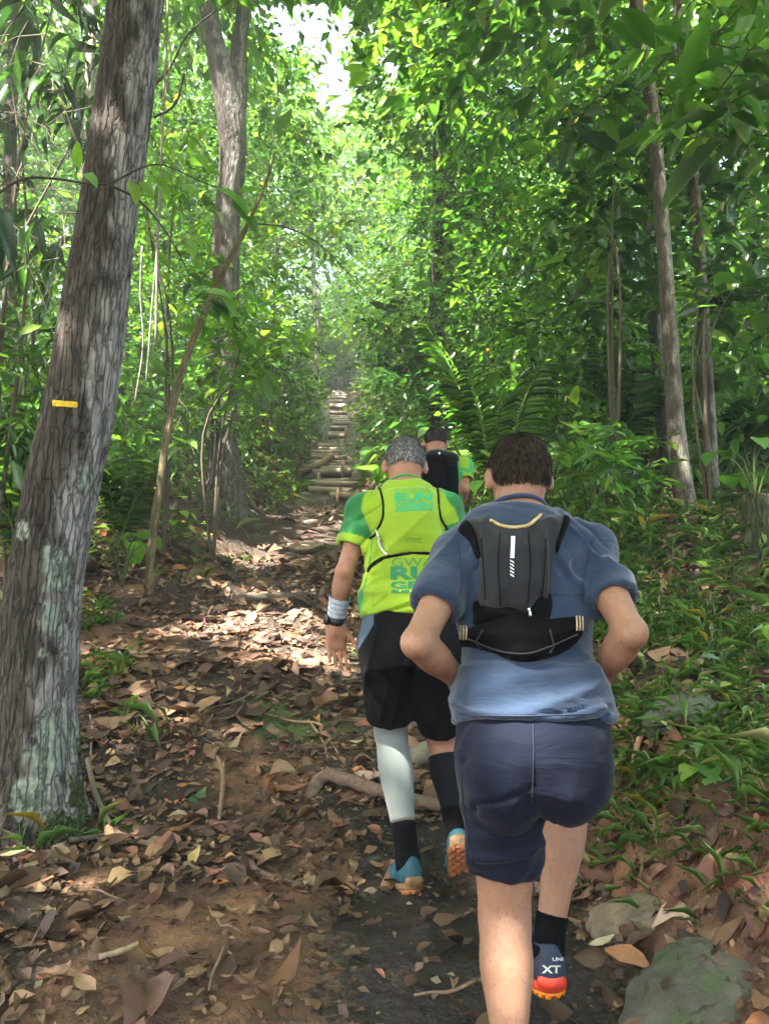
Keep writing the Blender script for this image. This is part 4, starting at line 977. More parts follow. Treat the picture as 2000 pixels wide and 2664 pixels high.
t6 = simple_tree('thinner of the twin slender trees on the grassy bank', [[(1868, 1400, 44), (1856, 1330, 38), (1846, 1150, 35), (1838, 980, 33), (1826, 760, 30), (1812, 560, 28), (1790, 320, 26), (1770, 100, 24), (1762, 0, 22), (1740, -400, 20)]], 7.7, (.10, .085, .068), (.30, .27, .22), 29, None, 36, 200, .003, 'slender_tree', .25, .1, M_BARK_S, fa=30)
simple_tree('pale straight trunk standing behind the twin slender trees', [[(1742, 1330, 44), (1730, 1150, 40), (1714, 980, 36), (1698, 760, 34), (1680, 500, 30), (1650, 200, 26)]], 9.8, (.13, .12, .10), (.36, .34, .30), 37, None, 24, 120, .004, 'slender_tree', .2, .3, M_BARK_S)
simple_tree('mossy stump cut by the right picture edge on the bank', [[(1985, 1560, 110), (1978, 1450, 90), (1972, 1350, 78), (1975, 1290, 70)]], 5.6, (.05, .06, .025), (.12, .12, .06), 43, None, 40, 80, .006, 'tree_stump', .3, .0)
simple_tree('pale slanting trunk at the right edge beyond the bank', [[(2030, 980, 34), (1985, 820, 32), (1935, 690, 28), (1890, 560, 24), (1850, 380, 20)]], 9.0, (.20, .165, .12), (.42, .36, .27), 47, None, 20, 80, .003, 'slender_tree', 0, .3, M_BARK_S)
far_tr = [(886, 1000, 12, 878, 740, 47, (.30, .27, .22), 'pale trunk at the head of the log steps'), (820, 1015, 15, 815, 700, 32, (.13, .11, .09), 'dark slim trunk left of the head of the steps'), (330, 1150, 26, 300, 0, 12, (.12, .105, .085), 'dark trunk behind the big leaning tree'), (240, 900, 34, 246, -60, 9.5, (.36, .32, .26), 'pale trunk glimpsed at the top behind the big leaning tree'), (60, 1250, 40, 40, -60, 8.5, (.07, .06, .05), 'dark trunk in the thicket at the left edge'), (1930, 1250, 30, 1900, -60, 12, (.16, .145, .12), 'slim trunk in the thicket at the right edge'), ]
for i, (u0, v0, w_, u1, v1, Y, c, lab) in enumerate(far_tr):
    r = np.random.default_rng(i + 300); um = (u0 + u1) / 2 + r.normal(0, 22); 
    simple_tree(lab, [[(u0, v0 + 30, w_ * 1.15), (u0, v0 - 30, w_), (um, (v0 + v1) / 2, w_ * .85), (u1, v1, w_ * .62), (u1 + (u1 - um) * .6, v1 - 260, w_ * .45)]], Y, np.array(c) * .7, np.array(c) * 1.5, 60 + i, None, 14, 60, .004, 'slender_tree', .15, .1, M_BARK_S)

# ================================================================== undergrowth, palms, broad leaves
def plant(name, label, x, y, anchors, tl, nl, L, wr, pal, T_, seed, cat='plant', group=None, stem_r=.02, droop=.25, hang=.25, mat=None, stems=True):
    r = np.random.default_rng(seed); A, D = anchors; g_ = gpoint(x, y)
    root_ = empty(name, tuple(g_), label, cat, group)
    V, F, C = spray_leaves(A, D, tl, nl, L, wr, pal, r, T_, droop, True, hang); put('foliage', V, F, mat or M_LEAF, root_, col=C)
    tv = twigs(A, D, tl, .0045, droop); top_ = A[np.argmax(A[:, 2])]
    put('twig', tv[0], tv[1], M_TWIG, root_, col=tv[2])['kind'] = 'stuff'
    if stems:
        k = min(3, len(A)); idx = r.choice(len(A), k, replace=False)
        for i in idx:
            m = np.array([x, y, (g_[2] * .4 + A[i][2] * .6)]) + r.normal(0, .08, 3); V, F = tube(spline(np.array([g_ - [0, 0, .1], m, A[i]]), 12), np.linspace(stem_r, stem_r * .3, 12), 6)
            put('stem', V, F, M_TWIG, root_, col=np.broadcast_to(np.array([.10, .08, .05]), (len(V), 3)))
    return root_
def px_anchors(reg, Y0, Y1, n, r, dirn=(0, -.2, .1), dn=.6):
    """spray anchors inside an ellipse of the view at a range of depths"""
    u0, v0, a, b = reg; q = np.sqrt(r.random(n)); th = r.uniform(0, 6.283, n); A = np.array([U(u0 + a * q_ * math.cos(t_), v0 + b * q_ * math.sin(t_), y_) for q_, t_, y_ in zip(q, th, r.uniform(Y0, Y1, n))])
    D = nrm(np.array(dirn) + r.normal(0, dn, (n, 3))); return A, D
rp = np.random.default_rng(77)
def region_plant(name, label, reg, Y0, Y1, n, tl, nl, L, wr, pal, T_, seed, **kw):
    r = np.random.default_rng(seed); A, D = px_anchors(reg, Y0, Y1, n, r, kw.pop('dirn', (0, -.2, .1)), kw.pop('dn', .6))
    gz_ = ground(A[:, 0], A[:, 1]); k = A[:, 2] > gz_ + .05; A, D = A[k], D[k]
    bx = kw.pop('base', None); x, y = (A[:, 0].mean(), A[:, 1].mean()) if bx is None else bx
    return plant(name, label, x, y, (A, D), tl, nl, L, wr, pal, T_, seed, **kw)
# left drooping foliage, near
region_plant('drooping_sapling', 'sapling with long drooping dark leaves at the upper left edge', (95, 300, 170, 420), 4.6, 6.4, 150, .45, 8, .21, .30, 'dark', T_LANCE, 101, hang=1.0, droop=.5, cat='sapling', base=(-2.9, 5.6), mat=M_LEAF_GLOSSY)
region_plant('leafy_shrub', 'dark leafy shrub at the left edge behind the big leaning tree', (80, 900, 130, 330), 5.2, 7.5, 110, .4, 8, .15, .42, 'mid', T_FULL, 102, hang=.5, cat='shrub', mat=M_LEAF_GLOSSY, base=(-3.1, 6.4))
region_plant('leafy_shrub', 'bright broad-leaved shrub in front of the forked tree', (625, 900, 110, 120), 7.6, 9.2, 46, .4, 7, .19, .46, 'bright', T_FULL, 103, cat='shrub', base=(-1.9, 8.5))
region_plant('leafy_shrub', 'low green shrub left of the slim leaning stem', (380, 1080, 120, 170), 7.5, 10, 90, .4, 8, .14, .45, 'mid', T_FULL, 104, cat='shrub')
region_plant('leafy_shrub', 'shrub around the base of the forked tree', (500, 1080, 90, 140), 9.0, 11.5, 80, .4, 8, .14, .45, 'mid', T_FULL, 105, cat='shrub')
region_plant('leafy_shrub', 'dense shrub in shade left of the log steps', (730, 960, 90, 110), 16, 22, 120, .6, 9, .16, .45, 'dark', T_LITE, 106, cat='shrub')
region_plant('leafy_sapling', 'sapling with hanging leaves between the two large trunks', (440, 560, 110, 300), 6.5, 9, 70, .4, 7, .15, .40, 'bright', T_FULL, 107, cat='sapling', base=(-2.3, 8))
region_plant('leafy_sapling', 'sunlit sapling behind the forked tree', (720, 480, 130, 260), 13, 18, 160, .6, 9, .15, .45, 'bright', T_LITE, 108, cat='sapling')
# right side
region_plant('leafy_tree_bough', 'big-leaved dark boughs hanging left of the twin slender trees', (1590, 480, 170, 400), 7.6, 10.0, 190, .5, 8, .19, .50, 'mid', T_FULL, 109, cat='bough', hang=.4, base=(2.3, 7.6), mat=M_LEAF_GLOSSY)
region_plant('leafy_tree_bough', 'big-leaved boughs at the right edge beside the twin slender trees', (1900, 560, 130, 420), 7.0, 9.5, 150, .5, 8, .20, .50, 'mid', T_FULL, 110, cat='bough', hang=.4, base=(3.0, 7.0), mat=M_LEAF_GLOSSY)
region_plant('leafy_tree_bough', 'close dark leaf sprays in the upper right corner', (1900, 190, 160, 260), 3.0, 4.4, 46, .4, 8, .17, .36, 'mid', T_FULL, 111, cat='bough', hang=.5, base=(2.4, 4.4), stems=False)
region_plant('leafy_shrub', 'glossy shrub right of the palm fronds', (1480, 950, 150, 170), 8, 11, 120, .45, 8, .15, .46, 'mid', T_FULL, 112, cat='shrub', mat=M_LEAF_GLOSSY)
region_plant('leafy_shrub', 'bright undergrowth shrub behind the slender trees', (1900, 1050, 140, 180), 8, 11, 110, .45, 8, .17, .44, 'bright', T_FULL, 113, cat='shrub')
region_plant('leafy_shrub', 'low shrub right of the nearest hiker at the bank edge', (1560, 1200, 130, 110), 5.5, 7.5, 80, .35, 8, .12, .44, 'mid', T_FULL, 114, cat='shrub')
region_plant('leafy_sapling', 'tall sunlit sapling above the palm fronds', (1260, 500, 170, 380), 11, 16, 260, .6, 9, .14, .46, 'mid', T_LITE, 115, cat='sapling')
region_plant('vine_mass', 'leafy vines climbing the vine-wrapped tree', (1150, 760, 55, 380), 13.2, 13.9, 150, .4, 8, .13, .6, 'mid', T_LITE, 116, cat='vine', hang=.6, stems=False)
region_plant('leafy_shrub', 'shrub with broad leaves above the farthest hiker', (1060, 900, 80, 150), 11, 15, 110, .45, 8, .15, .5, 'dark', T_LITE, 117, cat='shrub')

def heart_plant(label, u, v, Y, n, L, H, seed, pal='bright'):
    r = np.random.default_rng(seed); b = gpix(u, v); g_ = gpoint(*(U(u, v, Y)[:2])) if Y else b
    root_ = empty('broadleaf_plant', tuple(g_), label, 'plant', 'broad-leaved plants of the undergrowth')
    for i in range(n):
        a = r.uniform(0, 6.283); h_ = H * r.uniform(.5, 1.1); out = r.uniform(.25, .9) * H; tip = g_ + [math.cos(a) * out, math.sin(a) * out, h_]
        V, F = tube(spline(np.array([g_, g_ + [math.cos(a) * out * .35, math.sin(a) * out * .35, h_ * .75], tip]), 9), np.linspace(.009, .005, 9), 6); p = put('petiole', V, F, M_TWIG, root_, col=np.broadcast_to(np.array([.08, .12, .03]), (len(V), 3)))
        d = nrm(V3(math.cos(a), math.sin(a) - .25, -.55) + r.normal(0, .2, 3)); nn_ = nrm(V3(math.cos(a) * .5, math.sin(a) * .5 - .3, 1))
        V, F, C = leaves(tip[None], d[None], nn_[None], L * r.uniform(.7, 1.15), .95, pick(pal, 1, r, 0), T_HEART); put('leaf', V, F, M_LEAF_GLOSSY, root_, col=C)
for i, a in enumerate([('broad heart-leaved plant left of the farthest hiker', 1040, 1120, 11.0, 8, .30, .6), ('heart-leaved plant just above the farthest hiker', 1130, 1130, 8.5, 8, .38, .75), ('heart-leaved plant behind the head of the green hiker', 1075, 1140, 9.0, 7, .28, .5), ('heart-leaved plant behind the head of the nearest hiker', 1230, 1180, 7.6, 8, .34, .75),
                       ('low heart-leaved plant beside the farthest hiker', 1200, 1210, 6.8, 7, .26, .5), ('large-leaved plant right of the head of the nearest hiker', 1480, 1190, 7.0, 8, .36, .7), ('large-leaved plant at the bank crest near the slender trees', 1630, 1250, 7.4, 8, .24, .5), ('broad-leaved plant at the right edge by the stump', 1960, 1260, 6.8, 7, .26, .55),
                       ('broad plant at the foot of the log steps', 1020, 1160, 13.0, 8, .34, .6), ('small green heart-leaved seedling below the slim leaning stem', 450, 1400, 0, 6, .15, .3), ('small broad seedling on the bank near the mossy rock', 1830, 2060, 0, 5, .09, .12), ('broad plant left of the slim leaning stem', 330, 1330, 7.2, 8, .22, .5)]):
    heart_plant(*a, seed=500 + i)

def palm(label, base, fronds, seed, pal='bright'):
    r = np.random.default_rng(seed); root_ = empty('palm_plant', tuple(base), label, 'palm', 'young palms of the undergrowth')
    for (tip, sag, plen) in fronds:
        base_, tip = np.asarray(base, float), np.asarray(tip, float); mid = base_ * .45 + tip * .55 + [0, 0, sag]
        P = spline(np.array([base_, base_ * .75 + tip * .25 + [0, 0, sag * .75], mid, tip]), 26); V, F = tube(P, np.linspace(.014, .003, 26), 6); fr = put('frond', V, F, M_TWIG, root_, col=np.broadcast_to(np.array([.09, .13, .03]), (len(V), 3)))
        n = 34; s = np.linspace(.26, .99, n); idx = s * 25; Pp = np.array([P[int(i)] * (1 - i % 1) + P[min(int(i) + 1, 25)] * (i % 1) for i in idx]); T_ = nrm(np.gradient(Pp, axis=0)); sd = nrm(np.cross(T_, V3(0, 0, 1)))
        prof_ = plen * (np.sin(np.clip((s - .2) / .85, 0, 1) * np.pi) ** .6 * .8 + .2)
        for sg in (-1, 1):
            d = sd * sg * .9 + T_ * .55 + [0, 0, -.12] + r.normal(0, .06, (n, 3)); nn_ = np.broadcast_to(V3(0, 0, 1), (n, 3)) + sd * -sg * .25 + r.normal(0, .1, (n, 3))
            V, F, C = leaves(Pp, d, nn_, prof_ * r.uniform(.9, 1.1, n), .05, pick(pal, n, r, 0), T_LANCE); m_ = put('leaflet', V, F, M_LEAF_GLOSSY, fr, col=C); m_['kind'] = 'stuff'
b0 = gpoint(*U(1290, 1180, 7.2)[:2])
palm('young palm with long arching fronds above the farthest hiker', b0, [(U(1112, 850, 7.6), .30, .42), (U(1400, 960, 7.9), .25, .36), (U(1210, 940, 7.0), .2, .28)], 5, 'mid')
b0 = gpoint(*U(1600, 1120, 9.0)[:2])
palm('second palm with pale fronds left of the slender trees', b0, [(U(1700, 1010, 9.3), .45, .5), (U(1640, 960, 9.6), .3, .5), (U(1500, 950, 9.0), .3, .45), (U(1560, 900, 9.4), .2, .4)], 6, 'mid')
b0 = gpoint(*U(120, 1250, 6.0)[:2])
palm('shaded palm low at the left edge behind the big leaning tree', b0, [(U(20, 1080, 5.8), .25, .45), (U(100, 1040, 6.2), .2, .4), (U(-60, 1150, 5.7), .2, .4), (U(160, 1100, 6.0), .2, .35)], 7, 'mid')
b0 = gpoint(*U(310, 1290, 8.0)[:2])
palm('small palm between the big leaning tree and the slim stem', b0, [(U(270, 1200, 8.0), .15, .3), (U(340, 1190, 8.2), .12, .3), (U(390, 1240, 7.8), .12, .3)], 8, 'mid')
b0 = gpoint(*U(1950, 1180, 8.5)[:2])
palm('palm at the right edge behind the stump', b0, [(U(1880, 1080, 8.4), .3, .5), (U(1990, 1000, 8.8), .3, .5), (U(2060, 1080, 8.3), .3, .5)], 9, 'mid')

# branch with large leaves crossing in front of the big trunk
def bough(label, pts, Y, rad, lv, L, seed, pal='mid', wr=.42):
    r = np.random.default_rng(seed); P = spline(np.array([U(u, v, y) for (u, v), y in zip(pts, Y)]), 40); root_ = empty('leafy_branch', tuple(P[0]), label, 'branch', None)
    V, F = tube(P, np.linspace(rad, rad * .3, 40), 8, True, .1, seed); put('stem', V, F, M_TWIG, root_, col=np.broadcast_to(np.array([.06, .05, .04]), (len(V), 3)))
    for (u, v, y, du, dv, sc) in lv:
        b = U(u, v, y); tip = U(u + du, v + dv, y - .06); d = nrm(tip - b); V, F, C = leaves(b[None], d[None], nrm(V3(0, -.6, 1) + r.normal(0, .2, 3))[None], L * sc, wr, pick(pal, 1, r, 0), T_FULL); put('leaf', V, F, M_LEAF, root_, col=C)
    return root_
bough('bare-stemmed branch with large leaves crossing in front of the big leaning trunk', [(-30, 520), (60, 465), (150, 465), (270, 478), (370, 435), (430, 430), (520, 470), (600, 500)], [3.0, 3.05, 3.1, 3.1, 3.1, 3.15, 3.2, 3.25], .0065,
      [(220, 450, 3.1, 30, 25, .9), (205, 440, 3.1, -5, -60, .8), (340, 470, 3.1, 20, 60, 1.0), (365, 470, 3.1, 40, 45, .9), (390, 435, 3.12, 70, 30, 1.0), (470, 480, 3.2, 50, 25, .9), (500, 400, 3.15, 35, 25, 1.0), (520, 365, 3.15, 15, -30, .7), (560, 490, 3.2, 55, 20, 1.1), (590, 505, 3.22, 60, 40, 1.1), (610, 510, 3.25, 30, 60, 1.0), (475, 395, 3.15, 0, 40, .7), (400, 460, 3.12, 55, 60, 1.0), (620, 500, 3.25, 60, -15, 1.0), (495, 620, 3.2, 15, 80, .8), (640, 560, 3.25, 40, 60, .9), (530, 760, 3.3, 90, 5, 1.0), (580, 770, 3.3, 40, 50, .9), (640, 860, 3.3, 30, 40, .8)], .15, 51, 'bright')
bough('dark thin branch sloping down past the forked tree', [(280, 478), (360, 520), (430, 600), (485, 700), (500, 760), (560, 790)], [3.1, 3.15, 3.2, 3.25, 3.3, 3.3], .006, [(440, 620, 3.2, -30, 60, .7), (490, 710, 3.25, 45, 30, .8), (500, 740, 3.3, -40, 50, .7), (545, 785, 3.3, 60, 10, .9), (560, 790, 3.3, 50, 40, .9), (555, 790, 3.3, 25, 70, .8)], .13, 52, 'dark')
bough('slender arching branch over the log steps', [(660, 580), (740, 590), (800, 615), (860, 660), (905, 710), (960, 770)], [6.5, 6.6, 6.7, 6.8, 6.9, 7.0], .008, [(700, 585, 6.5, 40, 30, .7), (880, 690, 6.8, 30, 20, .6), (940, 750, 7.0, 30, 20, .6), (820, 625, 6.7, 30, 30, .6)], .15, 53, 'bright')
bough('bare liana branch arching above the forked tree', [(390, 230), (440, 180), (480, 100), (530, 50), (600, 0), (660, -60)], [6.0] * 6, .012, [(450, 160, 6.0, 30, 40, .8)], .2, 54)
def liana(label, pts, Y, rad, c):
    P = spline(np.array([U(u, v, Y) for u, v in pts]), 30); V, F = tube(P, rad, 6, True, .15, 3); putc('hanging_liana', V, F, M_TWIG, 'liana', label, 'lianas hanging between the trunks', col=np.broadcast_to(np.array(c), (len(V), 3)))
for i, (pts, lab) in enumerate([([(440, -40), (430, 150), (420, 400), (410, 620), (405, 900)], 'pale straight liana nearest the big leaning trunk'), ([(480, 190), (455, 270), (400, 305)], 'looping dark liana touching the big leaning trunk'), ([(450, 120), (425, 300), (415, 560), (395, 800), (380, 1000)], 'second pale liana beside the big leaning trunk'),
                               ([(370, 640), (365, 760), (372, 900), (350, 1050)], 'short grey liana low beside the big leaning trunk'), ([(395, 600), (420, 740), (440, 880)], 'slanting grey liana between the two large trunks'), ([(715, 120), (722, 260), (700, 420), (690, 520)], 'thin liana right of the forked tree'), ([(545, 1010), (560, 1120), (548, 1260)], 'pale vine running down the foot of the forked tree'),
                               ([(1128, 560), (1125, 700), (1130, 860), (1120, 1000)], 'liana along the dark vine-wrapped trunk'), ([(1172, 500), (1178, 640), (1172, 820)], 'second liana beside the dark vine-wrapped trunk'), ([(1815, 800), (1800, 950), (1830, 1100), (1870, 1250)], 'grey liana climbing beside the twin slender trees')]):
    liana(lab, pts, [5.0, 4.8, 5.2, 5.0, 6.0, 8.0, 10.6, 13.4, 13.5, 7.3][i], [.008, .008, .007, .006, .006, .008, .01, .02, .018, .010][i], [(.26, .23, .18), (.07, .06, .05), (.28, .25, .2), (.22, .2, .17), (.22, .2, .16), (.2, .18, .13), (.25, .22, .18), (.12, .11, .09), (.14, .12, .1), (.2, .18, .15)][i])

# small leaf fragments and crumbs between the larger leaves
rb = np.random.default_rng(222); n = 15000; y = 1.6 + 6.5 * rb.random(n) ** 1.6; x = rb.uniform(-.55, .5, n) * (y + 1); k = rb.random(n) < .35 + .65 * mud_keep(x, y); x, y = x[k], y[k]; n = len(x)
a = rb.uniform(0, 6.283, n); fc = LIT_COL[rb.choice(len(LIT_COL), n, p=LIT_P)] * rb.uniform(.2, .65, (n, 1))
V, F, C = leaves(np.stack([x, y, ground(x, y) + .008 + .012 * rb.random(n)], -1), np.stack([np.cos(a), np.sin(a), rb.normal(.05, .25, n)], -1), gnormal(x, y) + rb.normal(0, .3, (n, 3)), .012 + .035 * rb.random(n) ** 2, rb.uniform(.3, .9, n), fc, T_LITE)
o = link('leaf_crumbs', npmesh('leaf_crumbs', V, F, C), None, M_LITTER); tag(o, 'crumbled bits of dead leaf strewn over the soil', 'leaf litter', kind='stuff')

# ================================================================== ground cover: grass and herbs
def tufts(n, xr, yr, seed, keep, L0, pal='grassy', nb=7, wr=.085):
    r = np.random.default_rng(seed); x = r.uniform(*xr, n); y = r.uniform(*yr, n); k = r.random(n) < keep(x, y); x, y = x[k], y[k]; m = len(x)
    Bp = np.repeat(np.stack([x, y, ground(x, y)], -1), nb, 0) + r.normal(0, .025, (m * nb, 3)) * [1, 1, 0]; a = r.uniform(0, 6.283, m * nb); el = r.uniform(.3, 1.35, m * nb)
    st = r.uniform(0, .10, m * nb) * (r.random(m * nb) < .5)
    Bp[:, 2] += st; D = np.stack([np.cos(a) * np.cos(el), np.sin(a) * np.cos(el), np.sin(el)], -1); N = np.stack([-np.cos(a) * np.sin(el), -np.sin(a) * np.sin(el), np.cos(el)], -1) + r.normal(0, .2, (m * nb, 3))
    return leaves(Bp, D, N, L0 * r.lognormal(0, .4, m * nb), wr * r.uniform(.7, 1.6, m * nb), pick(pal, m * nb, r, .02), T_BLADE)
def clump(x, y, s=1.2, sd=61, lo=-.1, hi=.35): return sstep(lo, hi, fbm(np.stack([x * s, y * s, x * 0], -1), 3, sd))
bank_r = lambda x, y: (sstep(.66, .95, x - trail(y) + .10 * np.sin(y * 3)) * (.30 + .70 * clump(x, y)) * .95)
left_b = lambda x, y: np.clip(sstep(.55, 1.1, -(x - trail(y))) * sstep(6.8, 8.6, y) * (.25 + .75 * clump(x, y, 1.0, 65)) + sstep(.9, 1.5, -(x - trail(y))) * (y < 7.5) * .6 * clump(x, y, 1.6, 66, .0, .45), 0, 1)
parts = [tufts(4300, (.6, 3.2), (1.4, 5.2), 201, bank_r, .072, wr=.075), tufts(3600, (.6, 5.5), (5.2, 9.5), 202, bank_r, .10, wr=.075), tufts(2600, (-.5, 9), (9.5, 20), 203, lambda x, y: bank_r(x, y) * .7, .2),
         tufts(4600, (-6, 0), (3.2, 14), 204, left_b, .12), tufts(2200, (-5.5, 1.5), (13, 40), 205, lambda x, y: (np.abs(x - trail(y)) > .65) * (np.abs(x - trail(y)) < 2.6) * .7, .22, wr=.11)]
V, Fl, C = merge(parts); o = link('grass', npmesh('grass', V, Fl, C), None, M_GRASS); tag(o, 'short bamboo-like grass tufts covering the banks beside the trail', 'grass', kind='stuff')
# herb layer: small broad-leaved seedlings carpeting the banks
rh = np.random.default_rng(210)
def herb_points(n, xr, yr, keep, seed):
    r = np.random.default_rng(seed); x = r.uniform(*xr, n); y = r.uniform(*yr, n); k = r.random(n) < keep(x, y); x, y = x[k], y[k]; return np.stack([x, y, ground(x, y) + r.uniform(.03, .28, len(x))], -1)
A = np.concatenate([herb_points(900, (.7, 3.4), (2.2, 5.5), lambda x, y: bank_r(x, y) * .5, 211), herb_points(1500, (.8, 6.5), (5, 11), bank_r, 212), herb_points(1300, (-7, -.9), (6.5, 15), left_b, 213)])
D = nrm(rh.normal(0, 1, A.shape) * [1, 1, .3] + [0, 0, .5])
V, F, C = spray_leaves(A[::2], D[::2], .10, 5, .062, .40, 'grassy', rh, T_FULL, .1); o = link('ground_cover', npmesh('ground_cover', V, F, C), None, M_LEAF); tag(o, 'low broad-leaved seedlings and herbs among the bank grass', 'ground cover', kind='stuff')

# ================================================================== the wood beyond and the canopy overhead
rf = np.random.default_rng(909)
parts = []
def band(n, y0, y1, half, L, nl, dens, kinds, T_=T_LITE, xoff=0.0):
    for i in range(n):
        y = rf.uniform(y0, y1); x = rf.uniform(-half, half) + trail(y) + xoff; s = x - trail(y); kind = rf.choice(3, p=kinds)
        clear = (1.5 if y < 16 else .75) if kind == 0 else 1.9
        if abs(s) < clear + (.8 if kind else .3) and (kind == 0 or y < 16) and y < 43: x = trail(y) + math.copysign(clear + rf.uniform(.5, 2.5), s)
        H, Rr = [(rf.uniform(.9, 2.6), rf.uniform(.8, 1.5)), (rf.uniform(3.5, 8), rf.uniform(1.2, 2.4)), (rf.uniform(9, 17), rf.uniform(2.2, 4.0))][kind]
        g_ = gpoint(x, y); base = [.05, .15, .38][kind] * H; c0 = g_ + [0, 0, (H + base) / 2]; R_ = np.array([Rr, Rr, (H - base) / 2 * 1.05])
        m = int(dens * [34, 110, 260][kind] * rf.uniform(.8, 1.2)); A, D = ellipsoid_anchors(c0, R_, m, rf, .35)
        ok = (np.abs(A[:, 0] - trail(A[:, 1])) > .9) | (A[:, 1] > 42.5) | (A[:, 2] > ground_base(A[:, 0], A[:, 1]) + 3.2); ok &= A[:, 2] > ground_base(A[:, 0], A[:, 1]); ok &= A[:, 1] > y0 - 1.5
        iv = in_view(A, 700)[0]; ok &= iv; A, D = A[ok], D[ok]
        if len(A): parts.append(spray_leaves(A, D, L * 4, nl, L, .48, rf.choice(['mid', 'mid', 'bright', 'dark']), rf, T_, tint=np.broadcast_to(rf.uniform(.8, 1.2, 3) * [1.05, 1, .9], (len(A), 3))))
band(84, 9.5, 16, 9, .145, 7, 1.0, [.62, .33, .05])
band(140, 16, 28, 17, .185, 7, 1.0, [.50, .33, .17])
band(250, 28, 62, 36, .30, 6, .72, [.34, .33, .33])
band(70, 41.5, 56, 9, .24, 6, 1.1, [.5, .4, .1])
band(44, 43, 49, 2.8, .24, 6, 1.1, [.6, .4, 0])
band(100, 20, 45, 16, .2, 6, .9, [.9, .1, 0])
band(34, 13, 26, 5.5, .18, 8, 1.0, [.1, .35, .55], xoff=-8.5); band(24, 11, 24, 5, .18, 8, 1.0, [.1, .35, .55], xoff=8.5)
V, Fl, C = merge(parts); o = link('forest_foliage', npmesh('forest_foliage', V, Fl, C), None, M_LEAF); tag(o, 'dense green foliage of the wood rising behind the trail', 'foliage', kind='stuff')
# canopy: leafy sprays high over the walkers, extra layers added to shade the ground
rc = np.random.default_rng(404); nC = 1350
cx_ = rc.uniform(-25, 14, nC); cy_ = rc.uniform(-18, 14.0, nC); cz = ground_base(np.zeros(nC), cy_) + rc.uniform(8.5, 15, nC); As, Ds = [], []
for x, y, z in zip(cx_, cy_, cz):
    A, D = ellipsoid_anchors(np.array([x, y, z]), np.array([1.5, 1.5, .7]) * rc.uniform(.6, 1.2), 16, rc, .1); As.append(A); Ds.append(D)
for x, y, z in zip(rc.uniform(-14, 1, 330), rc.uniform(-9, 6, 330), rc.uniform(8.5, 13, 330)):  # second layer out of view, added to cut sun dapples on the trail
    A, D = ellipsoid_anchors(np.array([x, y, z]), np.array([1.5, 1.5, .7]) * rc.uniform(.6, 1.2), 16, rc, .1); As.append(A); Ds.append(D)
for x, y, z in zip(rc.uniform(-14, 3, 480), rc.uniform(13, 46, 480), rc.uniform(8, 15, 480)):  # uphill layer, added to keep sun off the log steps
    z = z + float(ground_base(x, y)) ; A, D = ellipsoid_anchors(np.array([x, y, z]), np.array([1.6, 1.6, .8]) * rc.uniform(.6, 1.2), 14, rc, .1); As.append(A); Ds.append(D)
A = np.concatenate(As); D = np.concatenate(Ds); V, F, C = spray_leaves(A, D, .95, 6, .27, .5, 'mid', rc)
o = link('canopy_foliage', npmesh('canopy_foliage', V, F, C), None, M_LEAF); tag(o, 'leafy canopy roofing the trail high overhead, thickened to shade it', 'foliage', kind='stuff')

# ================================================================== damp forest air
hv, hf = [], []
x0, x1, y0, y1, z0, z1 = -90, 90, -30, 155, -12, 44
hv = [(x, y, z) for x in (x0, x1) for y in (y0, y1) for z in (z0, z1)]
hf = [(0, 1, 3, 2), (4, 6, 7, 5), (0, 4, 5, 1), (2, 3, 7, 6), (0, 2, 6, 4), (1, 5, 7, 3)]
hz = NT('damp_air'); pv_ = hz.n('ShaderNodeVolumePrincipled', {'Color': (.92, .97, .93, 1), 'Density': .0036, 'Anisotropy': .3}); hz.t.links.new(pv_.outputs[0], hz.out.inputs[1])
hm = link('haze', npmesh('haze', np.array(hv, float), np.array(hf), smooth=False), None, hz.m); tag(hm, 'pale damp haze hanging between the trees', 'haze', kind='stuff')
# ================================================================== the nearest hiker, in blue
def legs_min(J): return np.min([J[k] for k in ('anL', 'anR', 'pelvis', 'elL', 'elR', 'head')], 0), np.max([J[k] for k in ('anL', 'anR', 'pelvis', 'elL', 'elR', 'head', 'knL', 'knR')], 0)
RIGHT = V3(1, .05, 0)
B = dict(pelvis=U(1388, 1960, 1.80), neck=U(1345, 1322, 1.915), head=U(1350, 1243, 1.945), headk=.935, head_up=V3(.03, .12, 1), right=V3(1, .02, .02),
         shL=U(1196, 1455, 1.90), shR=U(1532, 1448, 1.90), elL=U(1086, 1672, 1.72), elR=U(1640, 1645, 1.72), wrL=U(1213, 1786, 1.93), wrR=U(1540, 1790, 1.93),
         hipL=U(1310, 1975, 1.79), hipR=U(1462, 1972, 1.80), knL=U(1312, 2385, 1.86), anL=U(1330, 2840, 1.74), knR=U(1480, 2065, 2.20), anR=U(1424, 2472, 2.13),
         ftL=V3(-.05, 1, .05), ftR=V3(.02, 1, .06), hdL=V3(.6, .75, -.25), hdR=V3(-.6, .75, -.25), hnL=V3(.7, -.6, 0), hnR=V3(-.7, -.6, 0), htL=V3(0, .2, 1), htR=V3(0, .2, 1), waist=.136, hipw=.160, tw=.98)
root = empty('person', (B['pelvis'][0], B['pelvis'][1], float(ground(B['pelvis'][0], B['pelvis'][1]))), 'hiker in blue T-shirt and navy shorts walking uphill nearest the viewer, hands on hips', 'person', 'hikers climbing the trail')
lo, hi = legs_min(B); lo = lo - .16; hi = hi + .18; lo[2] -= .0
SKIN_B = skin_mat('fair_tanned_skin', (.25, .128, .076), (.33, .18, .115))
Vb = build_body(B, lo, hi, .0062)
P, Q = Vb.mesh(2); bod = put('body', P, Q, SKIN_B, root); del Vb
